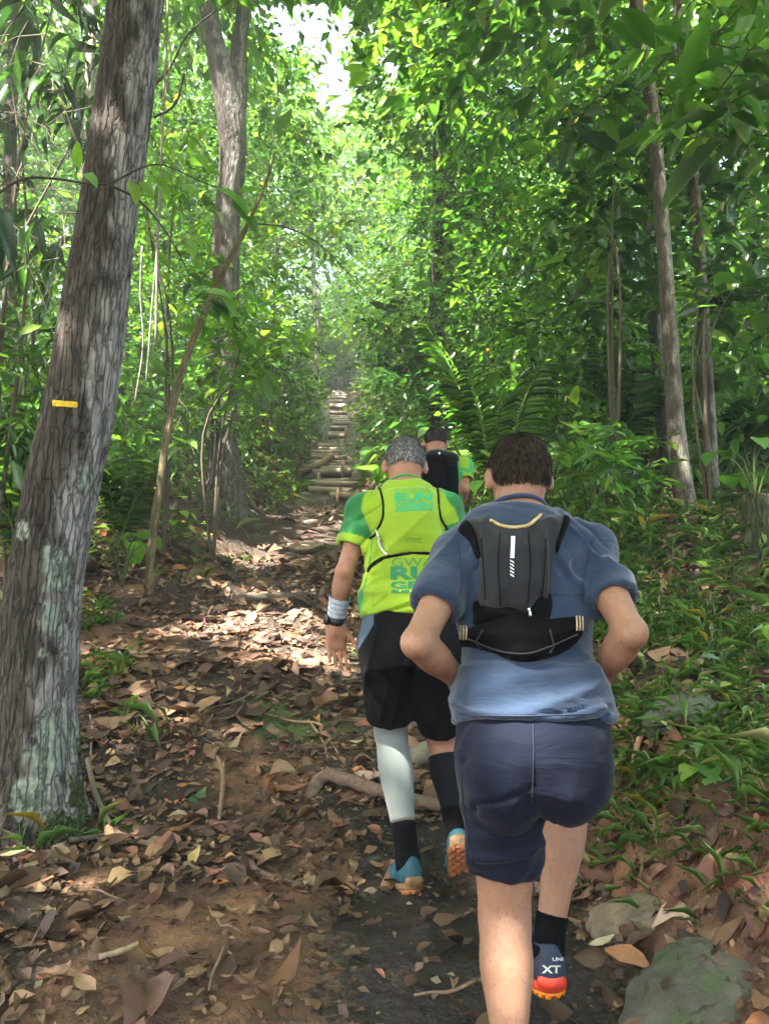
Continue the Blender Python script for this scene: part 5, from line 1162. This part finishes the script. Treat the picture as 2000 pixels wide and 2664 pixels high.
FV, FF, FC = fur(P, Q, lambda C: (C[:, 2] < 1.02) | ((np.abs(C[:, 0] - B['pelvis'][0]) > .16) & (C[:, 2] < 1.52)), 1500, .009, [(.12, .065, .04), (.16, .09, .055)], lambda p: np.broadcast_to(V3(.1, -.2, -1), p.shape), 12, .75, .0004)
put('body_hair', FV, FF, M_HAIR, bod, col=FC, smooth=False)['kind'] = 'stuff'
build_hair(B, root, .004, [(.022, .015, .010), (.042, .029, .019), (.014, .010, .007)], strands=12000, L=.020, nape=-.037, k=.935, grow=.003)
# shirt
BLUE = cloth_mat('blue_heather_jersey', (.0145, .0275, .055), .85, 800, heather=.30, wr=.010, spec=.15)
Vs = Vol(np.minimum(B['shL'], B['elL']) - [.10, .25, .35], np.maximum(B['shR'], B['neck']) + [.16, .2, .12], .0052)
Vs.add(torso_prim(B, .012), .03); Vs.add(loft(B['pelvis'], B['neck'], B['right'], [-.02, .06, .3], [.176, .178, .150], [.125, .125, .11], None, 2.4), .03)
for s in 'LR':
    a, e = B['sh' + s], B['el' + s]; m = a + (e - a) * .60
    Vs.add(cone(B['neck'] + [0, 0, -.055], a + [0, 0, .008], .050, .058), .04); Vs.add(cone(a, m, .054, .055, flat='b'), .028)
    Vs.add(cone(m - (e - a) * .16, e, .045, .049), .0, 's')
r_, f_, k_ = frame(B['pelvis'], B['neck'], B['right'])
Vs.cut(U(1385, 1880, 1.80), -k_); Vs.cut(B['neck'] - k_ * .010 - f_ * .02, k_ - f_ * .10)
Vs.add(cone(B['neck'] - k_ * .03, B['neck'] + k_ * .05, .0585, .0585), .0, 's')
Pb, Qb = Vs.mesh(2); N = vnormals(Pb, Qb); rel = (Pb - B['pelvis']) @ k_; lx = (Pb - B['pelvis']) @ r_
wz = np.exp(-((rel - .13) / .09) ** 2); up_ = sstep(.2, .4, rel)
dsp = .015 * wz * folds(Pb, V3(1, 0, .12), 22, 3, .22) + .009 * (1 - wz) * folds(Pb, V3(np.sign(.01), 0, 1), 15, 8, .3) * up_ * .6
dsp = dsp + .011 * up_ * np.where(lx > 0, folds(Pb, V3(-.75, 0, 1), 17, 12, .2), folds(Pb, V3(.75, 0, 1), 17, 13, .2)) * sstep(.04, .12, np.abs(lx))
dsp = dsp + .012 * sstep(.30, .12, rel) * creases(Pb, V3(1, 0, .10), 26, 91) + .010 * up_ * np.where(lx > 0, creases(Pb, V3(-.8, 0, 1), 24, 92), creases(Pb, V3(.8, 0, 1), 24, 93))
Pb = Pb + N * np.clip(dsp + .002, -.006, .03)[:, None]
shirt = put('t_shirt', Pb, Qb, BLUE, root)
V, F = tube(spline(np.array([B['neck'] - k_ * .004 + .069 * (math.cos(a_) * r_ + math.sin(a_) * f_) - k_ * .012 * math.sin(a_) for a_ in np.linspace(-math.pi * .98, math.pi * .98, 40)]), 60), .0062, 8)
put('collar', V, F, cloth_mat('navy_collar_rib', (.02, .035, .075), .85), shirt)
# shorts
NAVY = cloth_mat('navy_shorts_fabric', (.0042, .0060, .0150), .8, 900, sheen=.05, wr=.007, spec=.1)
Vp = Vol(np.minimum(B['hipL'], B['knL']) - [.18, .22, .12], np.maximum(B['pelvis'], B['knR']) + [.20, .16, .24], .0055)
Vp.add(loft(B['pelvis'], B['neck'], B['right'], [-.16, -.05, .03, .12, .24], [.135, .158, .166, .170, .165], [.105, .124, .130, .124, .118], [-.01, -.018, -.012, 0, 0], 2.4), .03)
hemL = U(1308, 2255, 1.83)
tL = np.linalg.norm(hemL - B['hipL']) / np.linalg.norm(B['knL'] - B['hipL']); mL = B['hipL'] + (B['knL'] - B['hipL']) * min(tL, .8)
Vp.add(cone(B['hipL'] + [-.005, 0, -.02], mL, .096, .075, flat='b'), .04)
mR = B['hipR'] + (B['knR'] - B['hipR']) * .80
Vp.add(cone(B['hipR'] + [0, -.01, -.02], mR, .094, .082, flat='b'), .04)
for m, kn, rr in ((mL, B['knL'], .063), (mR, B['knR'], .074)): Vp.add(cone(m - (kn - m) * .45, kn, rr - .002, rr + .002), 0, 's')
for sg, hp in ((-1, 'hipL'), (1, 'hipR')): Vp.add(ell(B[hp] + V3(sg * .004, -.062, -.045), (.074, .062, .084)), .03)
Vp.add(cone(U(1388, 1960, 1.62), U(1384, 2100, 1.66), .010, .016), .03, 's')
Vp.cut(U(1385, 1845, 1.80), k_)
Pp, Qp = Vp.mesh(2); N = vnormals(Pp, Qp); low = sstep(1.18, 1.02, Pp[:, 2]) * (Pp[:, 0] < B['pelvis'][0] + .03)
Pp = Pp + N * np.clip(.008 * creases(Pp, V3(1, 0, .35), 22, 94) + .010 * low * folds(Pp, V3(1, 0, .2), 26, 22, .2) + .005 * folds(Pp, V3(.5, 0, 1), 14, 25, .3) + .002, -.004, .03)[:, None]
shorts = put('shorts', Pp, Qp, NAVY, root)
BP = bvh(Pp, Qp); SEAM = plain('navy_seam_thread', (.004, .005, .010), .8)
for pts in ([(1386, 1885), (1388, 1960), (1386, 2040), (1384, 2090)], [(1200, 1990), (1205, 2080), (1216, 2170), (1232, 2250)], [(1234, 2246), (1280, 2248), (1330, 2242), (1366, 2232)]):
    V, F = surf_tube(BP, pts, .0016, 30, .0006, 5); put('seam', V, F, SEAM, shorts)
BSH = bvh(Pb, Qb); SEAM2 = plain('blue_seam_thread', (.012, .02, .04), .8)
for pts in ([(1196, 1858), (1260, 1862), (1380, 1863), (1480, 1860), (1556, 1855)], [(1545, 1400), (1532, 1440), (1520, 1500), (1514, 1550)], [(1190, 1410), (1196, 1450), (1200, 1500), (1196, 1550)]):
    V, F = surf_tube(BSH, pts, .0013, 34, .0004, 5); put('seam', V, F, SEAM2, shirt)
# socks and shoes
for s in 'LR':
    a, kk = B['an' + s], B['kn' + s]; d = nrm(kk - a); S = Vol(a - .13, a + .20, .004)
    S.add(cone(kk, a, .055, .0385, bulge=.014, bt=.30), 0); S.add(cone(a, a - [0, 0, .06], .040, .040), .02); S.cut(a + d * .085, d); S.cut(a - [0, 0, .07], V3(0, 0, -1))
    put('sock', *S.mesh(2), M_SOCK, root)
SH_B = [plain('navy_shoe_mesh', (.018, .026, .055), .7, .3, 300, .001, 600), plain('red_midsole_foam', (.55, .045, .02), .5, .15, 40), plain('orange_outsole_rubber', (.60, .17, .008), .5, .2, 60)]
sR = shoe('shoe', root, B['anR'], B['ftR'], V3(0, -.05, 1), .004, SH_B); shoe('shoe', root, B['anL'], B['ftL'], V3(0, -.05, 1), .004, SH_B)
# hydration backpack
GREY = cloth_mat('charcoal_ripstop', (.015, .0165, .0195), .75, 900, sheen=.1, spec=.18)
DARK = cloth_mat('black_stretch_mesh', (.003, .003, .0035), .85, 700, sheen=.01, spec=.06)
pack = empty('backpack', tuple(U(1345, 1740, 1.72)), 'slim charcoal running backpack with black stretch pouch on the blue hiker', 'backpack', 'running packs')
Yb = 1.78
W = on_back(Vs, B, [(1212, 1345), (1268, 1338), (1290, 1362), (1340, 1376), (1395, 1362), (1420, 1335), (1478, 1328), (1472, 1365), (1440, 1410), (1432, 1480), (1425, 1560), (1370, 1595), (1340, 1600), (1250, 1600), (1246, 1480), (1236, 1410)], Yb, .034, .06)
Pk, Qk = W.mesh(2); N = vnormals(Pk, Qk); Pk = Pk + N * (.009 * folds(Pk, V3(.05, 0, 1), 26, 33, .14) * (N @ -f_ > .3))[:, None]
body_p = put('main_panel', Pk, Qk, GREY, pack)
W2 = on_back(Vs, B, [(1205, 1632), (1250, 1622), (1290, 1602), (1335, 1588), (1380, 1600), (1430, 1612), (1512, 1604), (1518, 1650), (1470, 1695), (1400, 1724), (1335, 1728), (1265, 1694), (1205, 1664)], Yb - .02, .050, .07, .006)
Pk2, Qk2 = W2.mesh(2); put('stretch_pouch', Pk2, Qk2, DARK, pack)
W3 = on_back(Vs, B, [(1238, 1560), (1330, 1585), (1345, 1600), (1330, 1640), (1240, 1630), (1232, 1600)], Yb, .030, .03); put('side_pocket', *W3.mesh(2), DARK, pack)
W4 = on_back(Vs, B, [(1375, 1560), (1425, 1548), (1428, 1600), (1405, 1640), (1370, 1630)], Yb, .026, .03); put('side_pocket', *W4.mesh(2), DARK, pack)
for pts in ([(1196, 1360), (1222, 1336), (1246, 1450), (1234, 1450), (1222, 1400)], [(1436, 1450), (1448, 1395), (1470, 1330), (1490, 1342), (1470, 1385), (1446, 1440)]):
    put('shoulder_strap', *on_back(Vs, B, pts, Yb, .030, .01, .014, smoothn=4).mesh(2), DARK, pack)
BB = bvh(np.concatenate([Pk, Pk2, Pb]), np.concatenate([Qk, Qk2 + len(Pk), Qb + len(Pk) + len(Pk2)]))
REFL = plain('silver_reflective_tape', (.62, .64, .66), .35, .1, 80, spec=.6)
put('reflective_strip', *surf_quad(BB, [(1329, 1397), (1341, 1397), (1338, 1452), (1326, 1452)], 6, 16, .003), REFL, body_p)
for k in range(5):
    put('reflective_strip', *surf_quad(BB, [(1326, 1456 + k * 9), (1337, 1462 + k * 9), (1337, 1466 + k * 9), (1326, 1460 + k * 9)], 5, 3, .003), REFL, body_p)
V, F = surf_tube(BB, [(1272, 1356), (1300, 1370), (1340, 1376), (1380, 1366), (1406, 1342)], .0042, 30, .004); put('neck_cord', V, F, plain('tan_cord', (.42, .30, .14), .8), pack)
V, F = surf_tube(BB, [(1372, 1582), (1376, 1592), (1378, 1604)], .003, 10, .004); put('zip_pull', V, F, REFL, pack)
for pts in ([(1252, 1400), (1258, 1480), (1262, 1560)], [(1420, 1400), (1416, 1480), (1408, 1550)], [(1300, 1385), (1296, 1470), (1302, 1575)], [(1374, 1385), (1380, 1470), (1372, 1570)]):
    V, F = surf_tube(BB, pts, .0016, 24, .0008, 5); put('seam', V, F, M_BLACK, body_p)
for pts in ([(1258, 1640), (1240, 1668), (1252, 1690)], [(1430, 1640), (1438, 1680), (1428, 1700)], [(1215, 1660), (1290, 1690), (1340, 1700), (1400, 1694), (1500, 1650)]):
    V, F = surf_tube(BB, pts, .0022, 20, .002, 5); put('cord', V, F, GREY, pack)
TAN = plain('tan_webbing', (.34, .27, .17), .85)
for x0, x1, y0 in ((1200, 1214, 1645), (1498, 1512, 1622)):
    for k in range(3):
        V, F = surf_tube(BB, [(x0 + (x1 - x0) * k / 2, y0 - 18), (x0 + (x1 - x0) * k / 2 + 1, y0), (x0 + (x1 - x0) * k / 2, y0 + 18)], .0022, 12, .003); put('side_webbing', V, F, TAN, pack)
# watch and wrist band
for s, off in (('L', .02), ('R', .015)):
    a, e = B['wr' + s], B['el' + s]; d = nrm(e - a); V, F = tube([a + d * (off - .010), a + d * (off + .012)], .036, 20); wb = put('watch_strap', V, F, M_RUBBER, root)
# shoe print
Ps = [o for o in sR.children_recursive if o.name.startswith('outsole')]
upm = sR.data; PV = np.array([v.co[:] for v in upm.vertices]) + EMPTY_AT[root.name]; PF = [list(p.vertices) for p in upm.polygons]
BS = BVHTree.FromPolygons([Vector(p) for p in PV], PF)
PALE = plain('pale_print', (.55, .56, .50), .6, .1)
hl = B['anR'] - [0, 0, .085]
for s_, du, dv, ww, hh in (('XT', 1410, 2512, 46, 20), ('UNI', 1436, 2492, 26, 9)):
    Vt, Ft = print_text(BS, s_, du, dv, ww, hh, .03, .003)
    if len(Ft): put('heel_lettering', Vt, Ft, PALE, sR)

# ================================================================== the hiker in green
G = dict(pelvis=U(1072, 1672, 2.93), neck=U(1052, 1262, 3.03), head=U(1053, 1213, 3.075), head_up=V3(0, .42, 1), right=V3(1, .03, -.01),
         shL=U(948, 1336, 3.0), shR=U(1160, 1336, 3.0), elL=U(896, 1488, 2.97), wrL=U(872, 1622, 3.06), elR=U(1225, 1490, 2.97), wrR=U(1215, 1600, 3.16),
         hipL=U(1012, 1680, 2.93), hipR=U(1134, 1680, 2.93), knL=U(1016, 1905, 3.10), anL=U(1062, 2246, 2.93), knR=U(1150, 1935, 3.16), anR=U(1190, 2185, 3.06),
         ftL=V3(-.38, .9, -.22), ftR=V3(.02, .42, -.9), hdL=V3(.06, .12, -1), hnL=V3(.15, -1, -.1), htL=V3(1, .2, 0), hdR=V3(-.1, .5, -1), hnR=V3(-1, 0, 0), htR=V3(0, 1, .3),
         curlL=(.55, .65, .8, .9), waist=.160, hipw=.176, tw=1.0)
root = empty('person', (G['pelvis'][0], 3.0, float(ground(G['pelvis'][0], 3.0))), 'grey-haired hiker in lime and green shirt and black shorts with one pale leg sleeve', 'person', 'hikers climbing the trail')
lo, hi = legs_min(G); lo = lo - .17; hi = hi + .17; hi[2] -= 0
SKIN_G = skin_mat('ruddy_tanned_skin', (.29, .135, .08), (.37, .19, .125))
P, Q = build_body(G, lo, hi, .0060).mesh(2); put('body', P, Q, SKIN_G, root)
build_hair(G, root, .0045, [(.15, .14, .135), (.07, .066, .062), (.28, .27, .26), (.11, .105, .10)], strands=9000, L=.016, nape=-.04, grow=.004)
Vg = Vol(np.minimum(G['shL'], G['elL']) - [.08, .24, .40], np.maximum(G['shR'], G['neck']) + [.16, .2, .14], .0060)
Vg.add(torso_prim(G, .012), .03); Vg.add(loft(G['pelvis'], G['neck'], G['right'], [-.02, .08, .3], [.186, .186, .172], [.135, .13, .118], None, 2.4), .03)
for s in 'LR':
    a, e = G['sh' + s], G['el' + s]; m = a + (e - a) * .58
    Vg.add(cone(G['neck'] + [0, 0, -.055], a + [0, 0, .01], .052, .058), .045); Vg.add(cone(a, m, .064, .066, flat='b'), .04)
    Vg.add(cone(m - (e - a) * .16, e, .052, .058), .0, 's')
r_, f_, k_ = frame(G['pelvis'], G['neck'], G['right'])
Vg.cut(U(1070, 1600, 2.9), -V3(0, .1, 1)); Vg.cut(G['neck'] + k_ * .004 - f_ * .02, k_ - f_ * .15)
Vg.add(cone(G['neck'] - k_ * .03, G['neck'] + k_ * .05, .060, .060), .0, 's')
Pg, Qg = Vg.mesh(2); N = vnormals(Pg, Qg); rel = (Pg - G['pelvis']) @ k_; lx = (Pg - G['pelvis']) @ r_
wz = np.exp(-((rel - .18) / .09) ** 2)
dsp = .011 * wz * folds(Pg, V3(1, 0, .35), 20, 43, .2) + .007 * folds(Pg, V3(.2, 0, 1), 13, 45, .3) + .005 * folds(Pg, V3(.8, 0, .5), 15, 47, .2) * (np.abs(lx) > .13)
dsp = dsp + .010 * creases(Pg, V3(1, 0, .35), 24, 95) * sstep(.36, .15, rel) + .009 * creases(Pg, V3(.7, 0, .6), 22, 96) * (np.abs(lx) > .09)
Pg = Pg + N * np.clip(dsp + .002, -.006, .03)[:, None]
LIME = np.array([.22, .35, .009]); DGR = np.array([.010, .135, .030]); MGR = np.array([.028, .25, .055])
T1 = polytable(smooth_poly([back_coords(G, u, v, 2.9) for u, v in [(978, 1215), (1136, 1215), (1150, 1262), (1168, 1300), (1195, 1345), (1172, 1390), (1160, 1440), (1165, 1520), (1178, 1640), (960, 1640), (955, 1520), (970, 1440), (968, 1390), (940, 1315), (958, 1262)]], 5))
lz = rel
ly_ = (Pg - G['pelvis']) @ f_; inb = T1(lx, lz); back = ly_ < .03
lime = sstep(.006, -.006, inb) * back
pat = sstep(-.1, .5, fbm(Pg * 14, 3, 51)); gcol = DGR[None] * (1 - pat[:, None]) + MGR[None] * pat[:, None]
for s in 'LR':
    a, e = G['sh' + s], G['el' + s]; tt = ((Pg - a) @ (e - a)) / ((e - a) @ (e - a)); rad = np.linalg.norm(Pg - a - np.clip(tt, 0, 1)[:, None] * (e - a), axis=1)
    cuff = ((tt > .44) & (rad < .10)).astype(float); lime = np.maximum(lime * (1 - ((tt > .25) & (rad < .085))), cuff)
cg = gcol * (1 - lime[:, None]) + LIME[None] * lime[:, None]
GREENM = cloth_mat('lime_green_jersey', None, .7, 800, wr=.003, sheen=.15)
shirt = put('t_shirt', Pg, Qg, GREENM, root, col=cg)
V, F = tube(np.array([G['neck'] + k_ * .002 + .062 * (math.cos(a_) * r_ + math.sin(a_) * f_) - k_ * .016 * math.sin(a_) for a_ in np.linspace(-math.pi, math.pi, 40)]), .006, 8); put('collar', V, F, plain('green_collar', (.03, .22, .05), .8), shirt)
# running vest
LIMEV = cloth_mat('lime_vest_fabric', (.225, .355, .010), .6, 700, sheen=.15, wr=.004)
vest = empty('running_vest', tuple(U(1065, 1440, 2.82)), 'lime running vest with black piping and logo on the back of the green hiker', 'vest pack', 'running packs')
W = on_back(Vg, G, [(982, 1262), (1062, 1250), (1136, 1264), (1142, 1320), (1148, 1360), (1165, 1390), (1176, 1412), (1160, 1434), (1120, 1434), (1060, 1437), (1010, 1442), (996, 1405), (982, 1382), (992, 1340), (996, 1310)], 2.86, .026, .07, .006)
Pv, Qv = W.mesh(2); N = vnormals(Pv, Qv); Pv = Pv + N * (.005 * folds(Pv, V3(.6, 0, .5), 15, 63, .25) * (N @ -f_ > .3))[:, None]
vb = put('back_panel', Pv, Qv, LIMEV, vest)
BG = bvh(np.concatenate([Pv, Pg]), np.concatenate([Qv, Qg + len(Pv)]))
for pts in ([(979, 1259), (990, 1278), (997, 1310), (996, 1345), (986, 1372), (976, 1390), (962, 1402)], [(1138, 1261), (1139, 1290), (1141, 1320), (1147, 1350), (1160, 1372), (1172, 1388)]):
    put('piping', *surf_tube(BG, pts, .0045, 40, .002), M_BLACK, vest)
put('bungee_cord', *surf_tube(BG, [(978, 1376), (986, 1398), (985, 1412), (994, 1430), (1008, 1444)], .0045, 24, .003), plain('pale_bungee', (.6, .6, .55), .7), vest)
W = on_back(Vg, G, [(955, 1468), (975, 1452), (1010, 1440), (1060, 1434), (1110, 1432), (1180, 1430), (1182, 1440), (1110, 1442), (1060, 1444), (1012, 1451), (978, 1463), (957, 1480)], 2.86, .012, .004, .010)
put('waist_strap', *W.mesh(2), M_BLACK, vest)
INK1 = plain('teal_green_ink', (.02, .33, .13), .6, .1); INK2 = plain('dark_green_ink', (.008, .16, .06), .6, .1)
for s_, u0, v0, w_, h_, b_ in (('GWADA', 1026, 1272, 92, 10, -.012), ('RUN', 1027, 1284, 96, 22, .045), ('GREEN', 1028, 1308, 96, 15, .04)):
    Vt, Ft = print_text(BG, s_, u0, v0, w_, h_, b_, .0025, -.02)
    if len(Ft): put('lettering', Vt, Ft, INK1, vb)['kind'] = 'stuff'
put('lettering_bar', *surf_quad(BG, [(1028, 1326), (1124, 1322), (1124, 1327), (1028, 1331)], 12, 3, .0025), INK1, vb)
for s_, u0, v0, w_, h_, b_ in (('GWADA', 1020, 1452, 172, 22, -.012), ('RUN', 1016, 1474, 180, 36, .045), ('GREEN', 1016, 1514, 180, 18, .04)):
    Vt, Ft = print_text(BG, s_, u0, v0, w_, h_, b_, .0025)
    if len(Ft): put('lettering', Vt, Ft, INK2, shirt)['kind'] = 'stuff'
put('lettering_bar', *surf_quad(BG, [(1018, 1535), (1196, 1535), (1196, 1543), (1018, 1543)], 16, 3, .0025), INK2, shirt)
Vt, Ft = print_text(BG, 'T R A I L', 1030, 1536.5, 140, 5, .01, .004)
if len(Ft): put('lettering', Vt, Ft, plain('lime_ink', (.36, .56, .02), .7), shirt)
Vt, Ft = print_text(BG, 'ROCHUT', 1056, 1398, 42, 6.5, 0, .0025)
if len(Ft): put('lettering', Vt, Ft, INK2, vb)['kind'] = 'stuff'
Vt, Ft = print_text(BG, 'N A L Z', 1053, 1407, 42, 4, 0, .0025)
if len(Ft): put('lettering', Vt, Ft, INK2, vb)['kind'] = 'stuff'
# shorts with grey side panel
Vp = Vol(np.minimum(G['hipL'], G['knL']) - [.18, .2, .06], np.maximum(G['hipR'], G['knR']) + [.2, .16, .30], .0065)
Vp.add(loft(G['pelvis'], G['neck'], G['right'], [-.16, -.05, .05, .16], [.17, .19, .19, .18], [.12, .14, .138, .126], None, 2.4), .03)
for s in 'LR':
    hp, kn = G['hip' + s], G['kn' + s]; m = hp + (kn - hp) * .80; Vp.add(cone(hp + [0, 0, -.02], m, .108, .094, flat='b'), .05); Vp.add(cone(m - (kn - m) * .5, kn, .078, .080), 0, 's')
    Vp.add(ell(hp + V3(0, -.055, -.03), (.085, .07, .09)), .03)
Vp.cut(U(1070, 1585, 2.93), V3(0, 0, 1))
Pp, Qp = Vp.mesh(2); N = vnormals(Pp, Qp); Pp = Pp + N * (.005 * folds(Pp, V3(.3, 0, 1), 16, 71, .25))[:, None]
_iv, _u, _v, _f = in_view(Pp); cs = np.where(((_u < 972) & (_v < 1668 - (_u - 945) * 1.6) & (Pp[:, 1] < 3.0))[:, None], np.array([.07, .10, .14]), np.array([.0045, .0045, .005]))
put('shorts', Pp, Qp, cloth_mat('black_shorts_fabric', None, .8, 800, sheen=.01, spec=.05), root, col=cs)
# leg sleeves, socks, shoes, wrist items
def sleeve(name, J, s, t0, t1, c, grow, m, thigh=0.0, h=.005):
    kn, an, hp = J['kn' + s], J['an' + s], J['hip' + s]; S = Vol(np.minimum(np.minimum(kn, an), kn) - .16, np.maximum(kn, an) + [.16, .16, .30], h)
    S.add(cone(hp, kn, .088 + grow, .056 + grow, bulge=.006), 0); S.add(cone(kn, an, .050 + grow, .034 + grow, bulge=.014, bt=.30), .025)
    kb = nrm(np.cross(J['right'], nrm(an - kn))); kb = kb if kb[1] < 0 else -kb
    S.add(cone(kn + (an - kn) * .12 + kb * .018, kn + (an - kn) * .55 + kb * .012, .038 + grow, .028 + grow), .03)
    d = nrm(an - kn); S.cut(kn + (an - kn) * t1, d)
    S.cut(hp + (kn - hp) * thigh if thigh else kn + (an - kn) * t0, nrm(hp - kn) if thigh else -d)
    return put(name, *S.mesh(2), m, root)
sleeve('leg_sleeve', G, 'L', 0, .70, None, .006, cloth_mat('pale_grey_lycra', (.14, .16, .15), .7, 700, sheen=.2), thigh=.72)
sleeve('calf_sleeve', G, 'R', .12, .86, None, .005, cloth_mat('charcoal_lycra', (.007, .008, .010), .8, 700, sheen=.02, spec=.08))
for s, t_ in (('L', .14), ('R', .12)):
    a, kk = G['an' + s], G['kn' + s]; d = nrm(kk - a); S = Vol(a - .12, a + .2, .005)
    S.add(cone(kk, a, .055, .042, bulge=.013, bt=.30), 0); S.add(cone(a, a - [0, 0, .06], .042, .042), .02); S.cut(a + d * t_, d); S.cut(a - [0, 0, .07], V3(0, 0, -1)); put('sock', *S.mesh(2), M_SOCK, root)
SH_G = [plain('teal_shoe_mesh', (.007, .05, .07), .7, .4, 120, .001, 500), plain('muddy_tan_midsole', (.16, .09, .035), .6, .5, 40), plain('muddy_orange_outsole', (.22, .07, .02), .6, .6, 60)]
shoe('shoe', root, G['anL'], G['ftL'], V3(-.1, .30, 1), .0045, SH_G); shoe('shoe', root, G['anR'], G['ftR'], V3(0, .9, .42), .0045, SH_G)
a, e = G['wrL'], G['elL']; d = nrm(e - a)
Pw = [a + d * x for x in np.linspace(.035, .115, 14)]
V, F = tube(Pw, .037 + .0018 * np.sin(np.arange(14) * 1.9) + np.linspace(0, .006, 14), 26, False, .06, 3); put('wrist_wrap', V, F, cloth_mat('pale_blue_cloth', (.36, .40, .46), .9, 500), root)
V, F = tube([a + d * .004, a + d * .030], .0345, 24); ws = put('watch_strap', V, F, M_RUBBER, root)
cw = a + d * .017 + V3(-.030, -.012, 0); V, F = tube([cw, cw + V3(-.013, -.005, 0)], .021, 20); put('watch_case', V, F, M_RUBBER, root)

# ================================================================== the hiker farther up
T = dict(neck=U(1140, 1192, 5.30), head=U(1133, 1153, 5.36), head_up=V3(0, .35, 1), right=V3(1, 0, 0), waist=.15, hipw=.17)
gz = float(ground(.36, 5.25)); T['pelvis'] = V3(T['neck'][0], 5.18, gz + .93)
T['neck'] = T['neck']; x0 = T['neck'][0]
T.update(shL=T['neck'] + V3(-.175, -.02, -.075), shR=T['neck'] + V3(.170, -.02, -.075), elL=T['neck'] + V3(-.24, .0, -.34), elR=U(1208, 1272, 5.22), wrL=T['neck'] + V3(-.2, .2, -.5), wrR=U(1196, 1325, 5.40),
         hipL=T['pelvis'] + V3(-.09, 0, -.02), hipR=T['pelvis'] + V3(.09, 0, -.02), knL=V3(x0 - .10, 5.35, gz + .52), knR=V3(x0 + .1, 5.25, gz + .47), anL=V3(x0 - .10, 5.28, gz + .15), anR=V3(x0 + .1, 5.05, gz + .08),
         ftL=V3(0, 1, .1), ftR=V3(0, 1, .0), hdL=V3(0, .4, -1), hnL=V3(1, 0, 0), htL=V3(0, 1, 0), hdR=V3(-.1, .5, -1), hnR=V3(-1, 0, 0), htR=V3(0, 1, 0))
root = empty('person', (x0, 5.25, gz), 'dark-haired hiker with black backpack and green sleeve, farthest up the trail', 'person', 'hikers climbing the trail')
lo, hi = legs_min(T); P, Q = build_body(T, lo - .17, hi + .17, .010).mesh(2); put('body', P, Q, SKIN_G, root)
build_hair(T, root, .006, [(.03, .028, .026), (.05, .047, .045), (.018, .016, .015)], strands=4000, L=.016, nape=-.04, grow=.005)
Vt_ = Vol(T['neck'] - [.45, .35, .75], T['neck'] + [.45, .35, .12], .008); Vt_.add(torso_prim(T, .014), .03)
for s in 'LR':
    a, e = T['sh' + s], T['el' + s]; m = a + (e - a) * .58
    Vt_.add(cone(T['neck'] + [0, 0, -.05], a + [0, 0, .012], .060, .062), .06); Vt_.add(cone(a, m, .070, .066, flat='b'), .05); Vt_.add(cone(m - (e - a) * .16, e, .052, .058), 0, 's')
r_, f_, k_ = frame(T['pelvis'], T['neck'], T['right']); Vt_.cut(T['neck'] + k_ * .004, k_ - f_ * .15); Vt_.cut(T['pelvis'] + k_ * .03, -k_)
Pt, Qt = Vt_.mesh(2); pat = sstep(-.2, .4, fbm(Pt * 12, 3, 81)); ct = DGR[None] * (1 - pat[:, None]) + MGR[None] * 1.2 * pat[:, None]
ax = np.abs(Pt[:, 0] - x0); lim = sstep(.13, .15, ax) * sstep(.215, .195, ax)
for s in 'LR':
    a, e = T['sh' + s], T['el' + s]; tt = ((Pt - a) @ (e - a)) / ((e - a) @ (e - a)); lim = np.maximum(lim * (tt < .3), (tt > .46) & (ax > .16))
ct = ct * (1 - lim[:, None]) + LIME[None] * lim[:, None]; put('t_shirt', Pt, Qt, GREENM, root, col=ct)
bp = empty('backpack', tuple(T['neck'] + V3(0, -.15, -.5)), 'black hiking backpack on the hiker farthest up the trail', 'backpack', 'running packs')
W = on_back(Vt_, T, [(1108, 1178), (1138, 1172), (1172, 1180), (1186, 1200), (1190, 1250), (1186, 1310), (1150, 1330), (1110, 1320), (1098, 1270), (1094, 1205)], 5.2, .085, .10, .02)
Pk, Qk = W.mesh(2); put('main_panel', Pk, Qk, DARK, bp)
W = on_back(Vt_, T, [(1112, 1172), (1138, 1168), (1170, 1176), (1192, 1188), (1186, 1205), (1138, 1200), (1100, 1204), (1098, 1188)], 5.2, .095, .05, .02); put('top_panel', *W.mesh(2), GREY, bp)
BT = bvh(Pk, Qk); V, F = surf_quad(BT, [(1139, 1176), (1144, 1176), (1145, 1186), (1141, 1186)], 3, 4, .012); put('reflective_strip', V, F, REFL, bp)
Vp = Vol(T['pelvis'] - [.3, .3, .42], T['pelvis'] + [.3, .35, .2], .008); Vp.add(loft(T['pelvis'], T['neck'], T['right'], [-.16, -.05, .05, .16], [.17, .185, .185, .175], [.12, .135, .135, .125], None, 2.4), .03)
for s in 'LR':
    hp, kn = T['hip' + s], T['kn' + s]; Vp.add(cone(hp, hp + (kn - hp) * .8, .105, .095, flat='b'), .05)
Vp.cut(T['pelvis'] + k_ * .07, k_); put('shorts', *Vp.mesh(2), M_BLACK, root)
for s in 'LR': shoe('shoe', root, T['an' + s], T['ft' + s], V3(0, 0, 1), .008, SH_G)
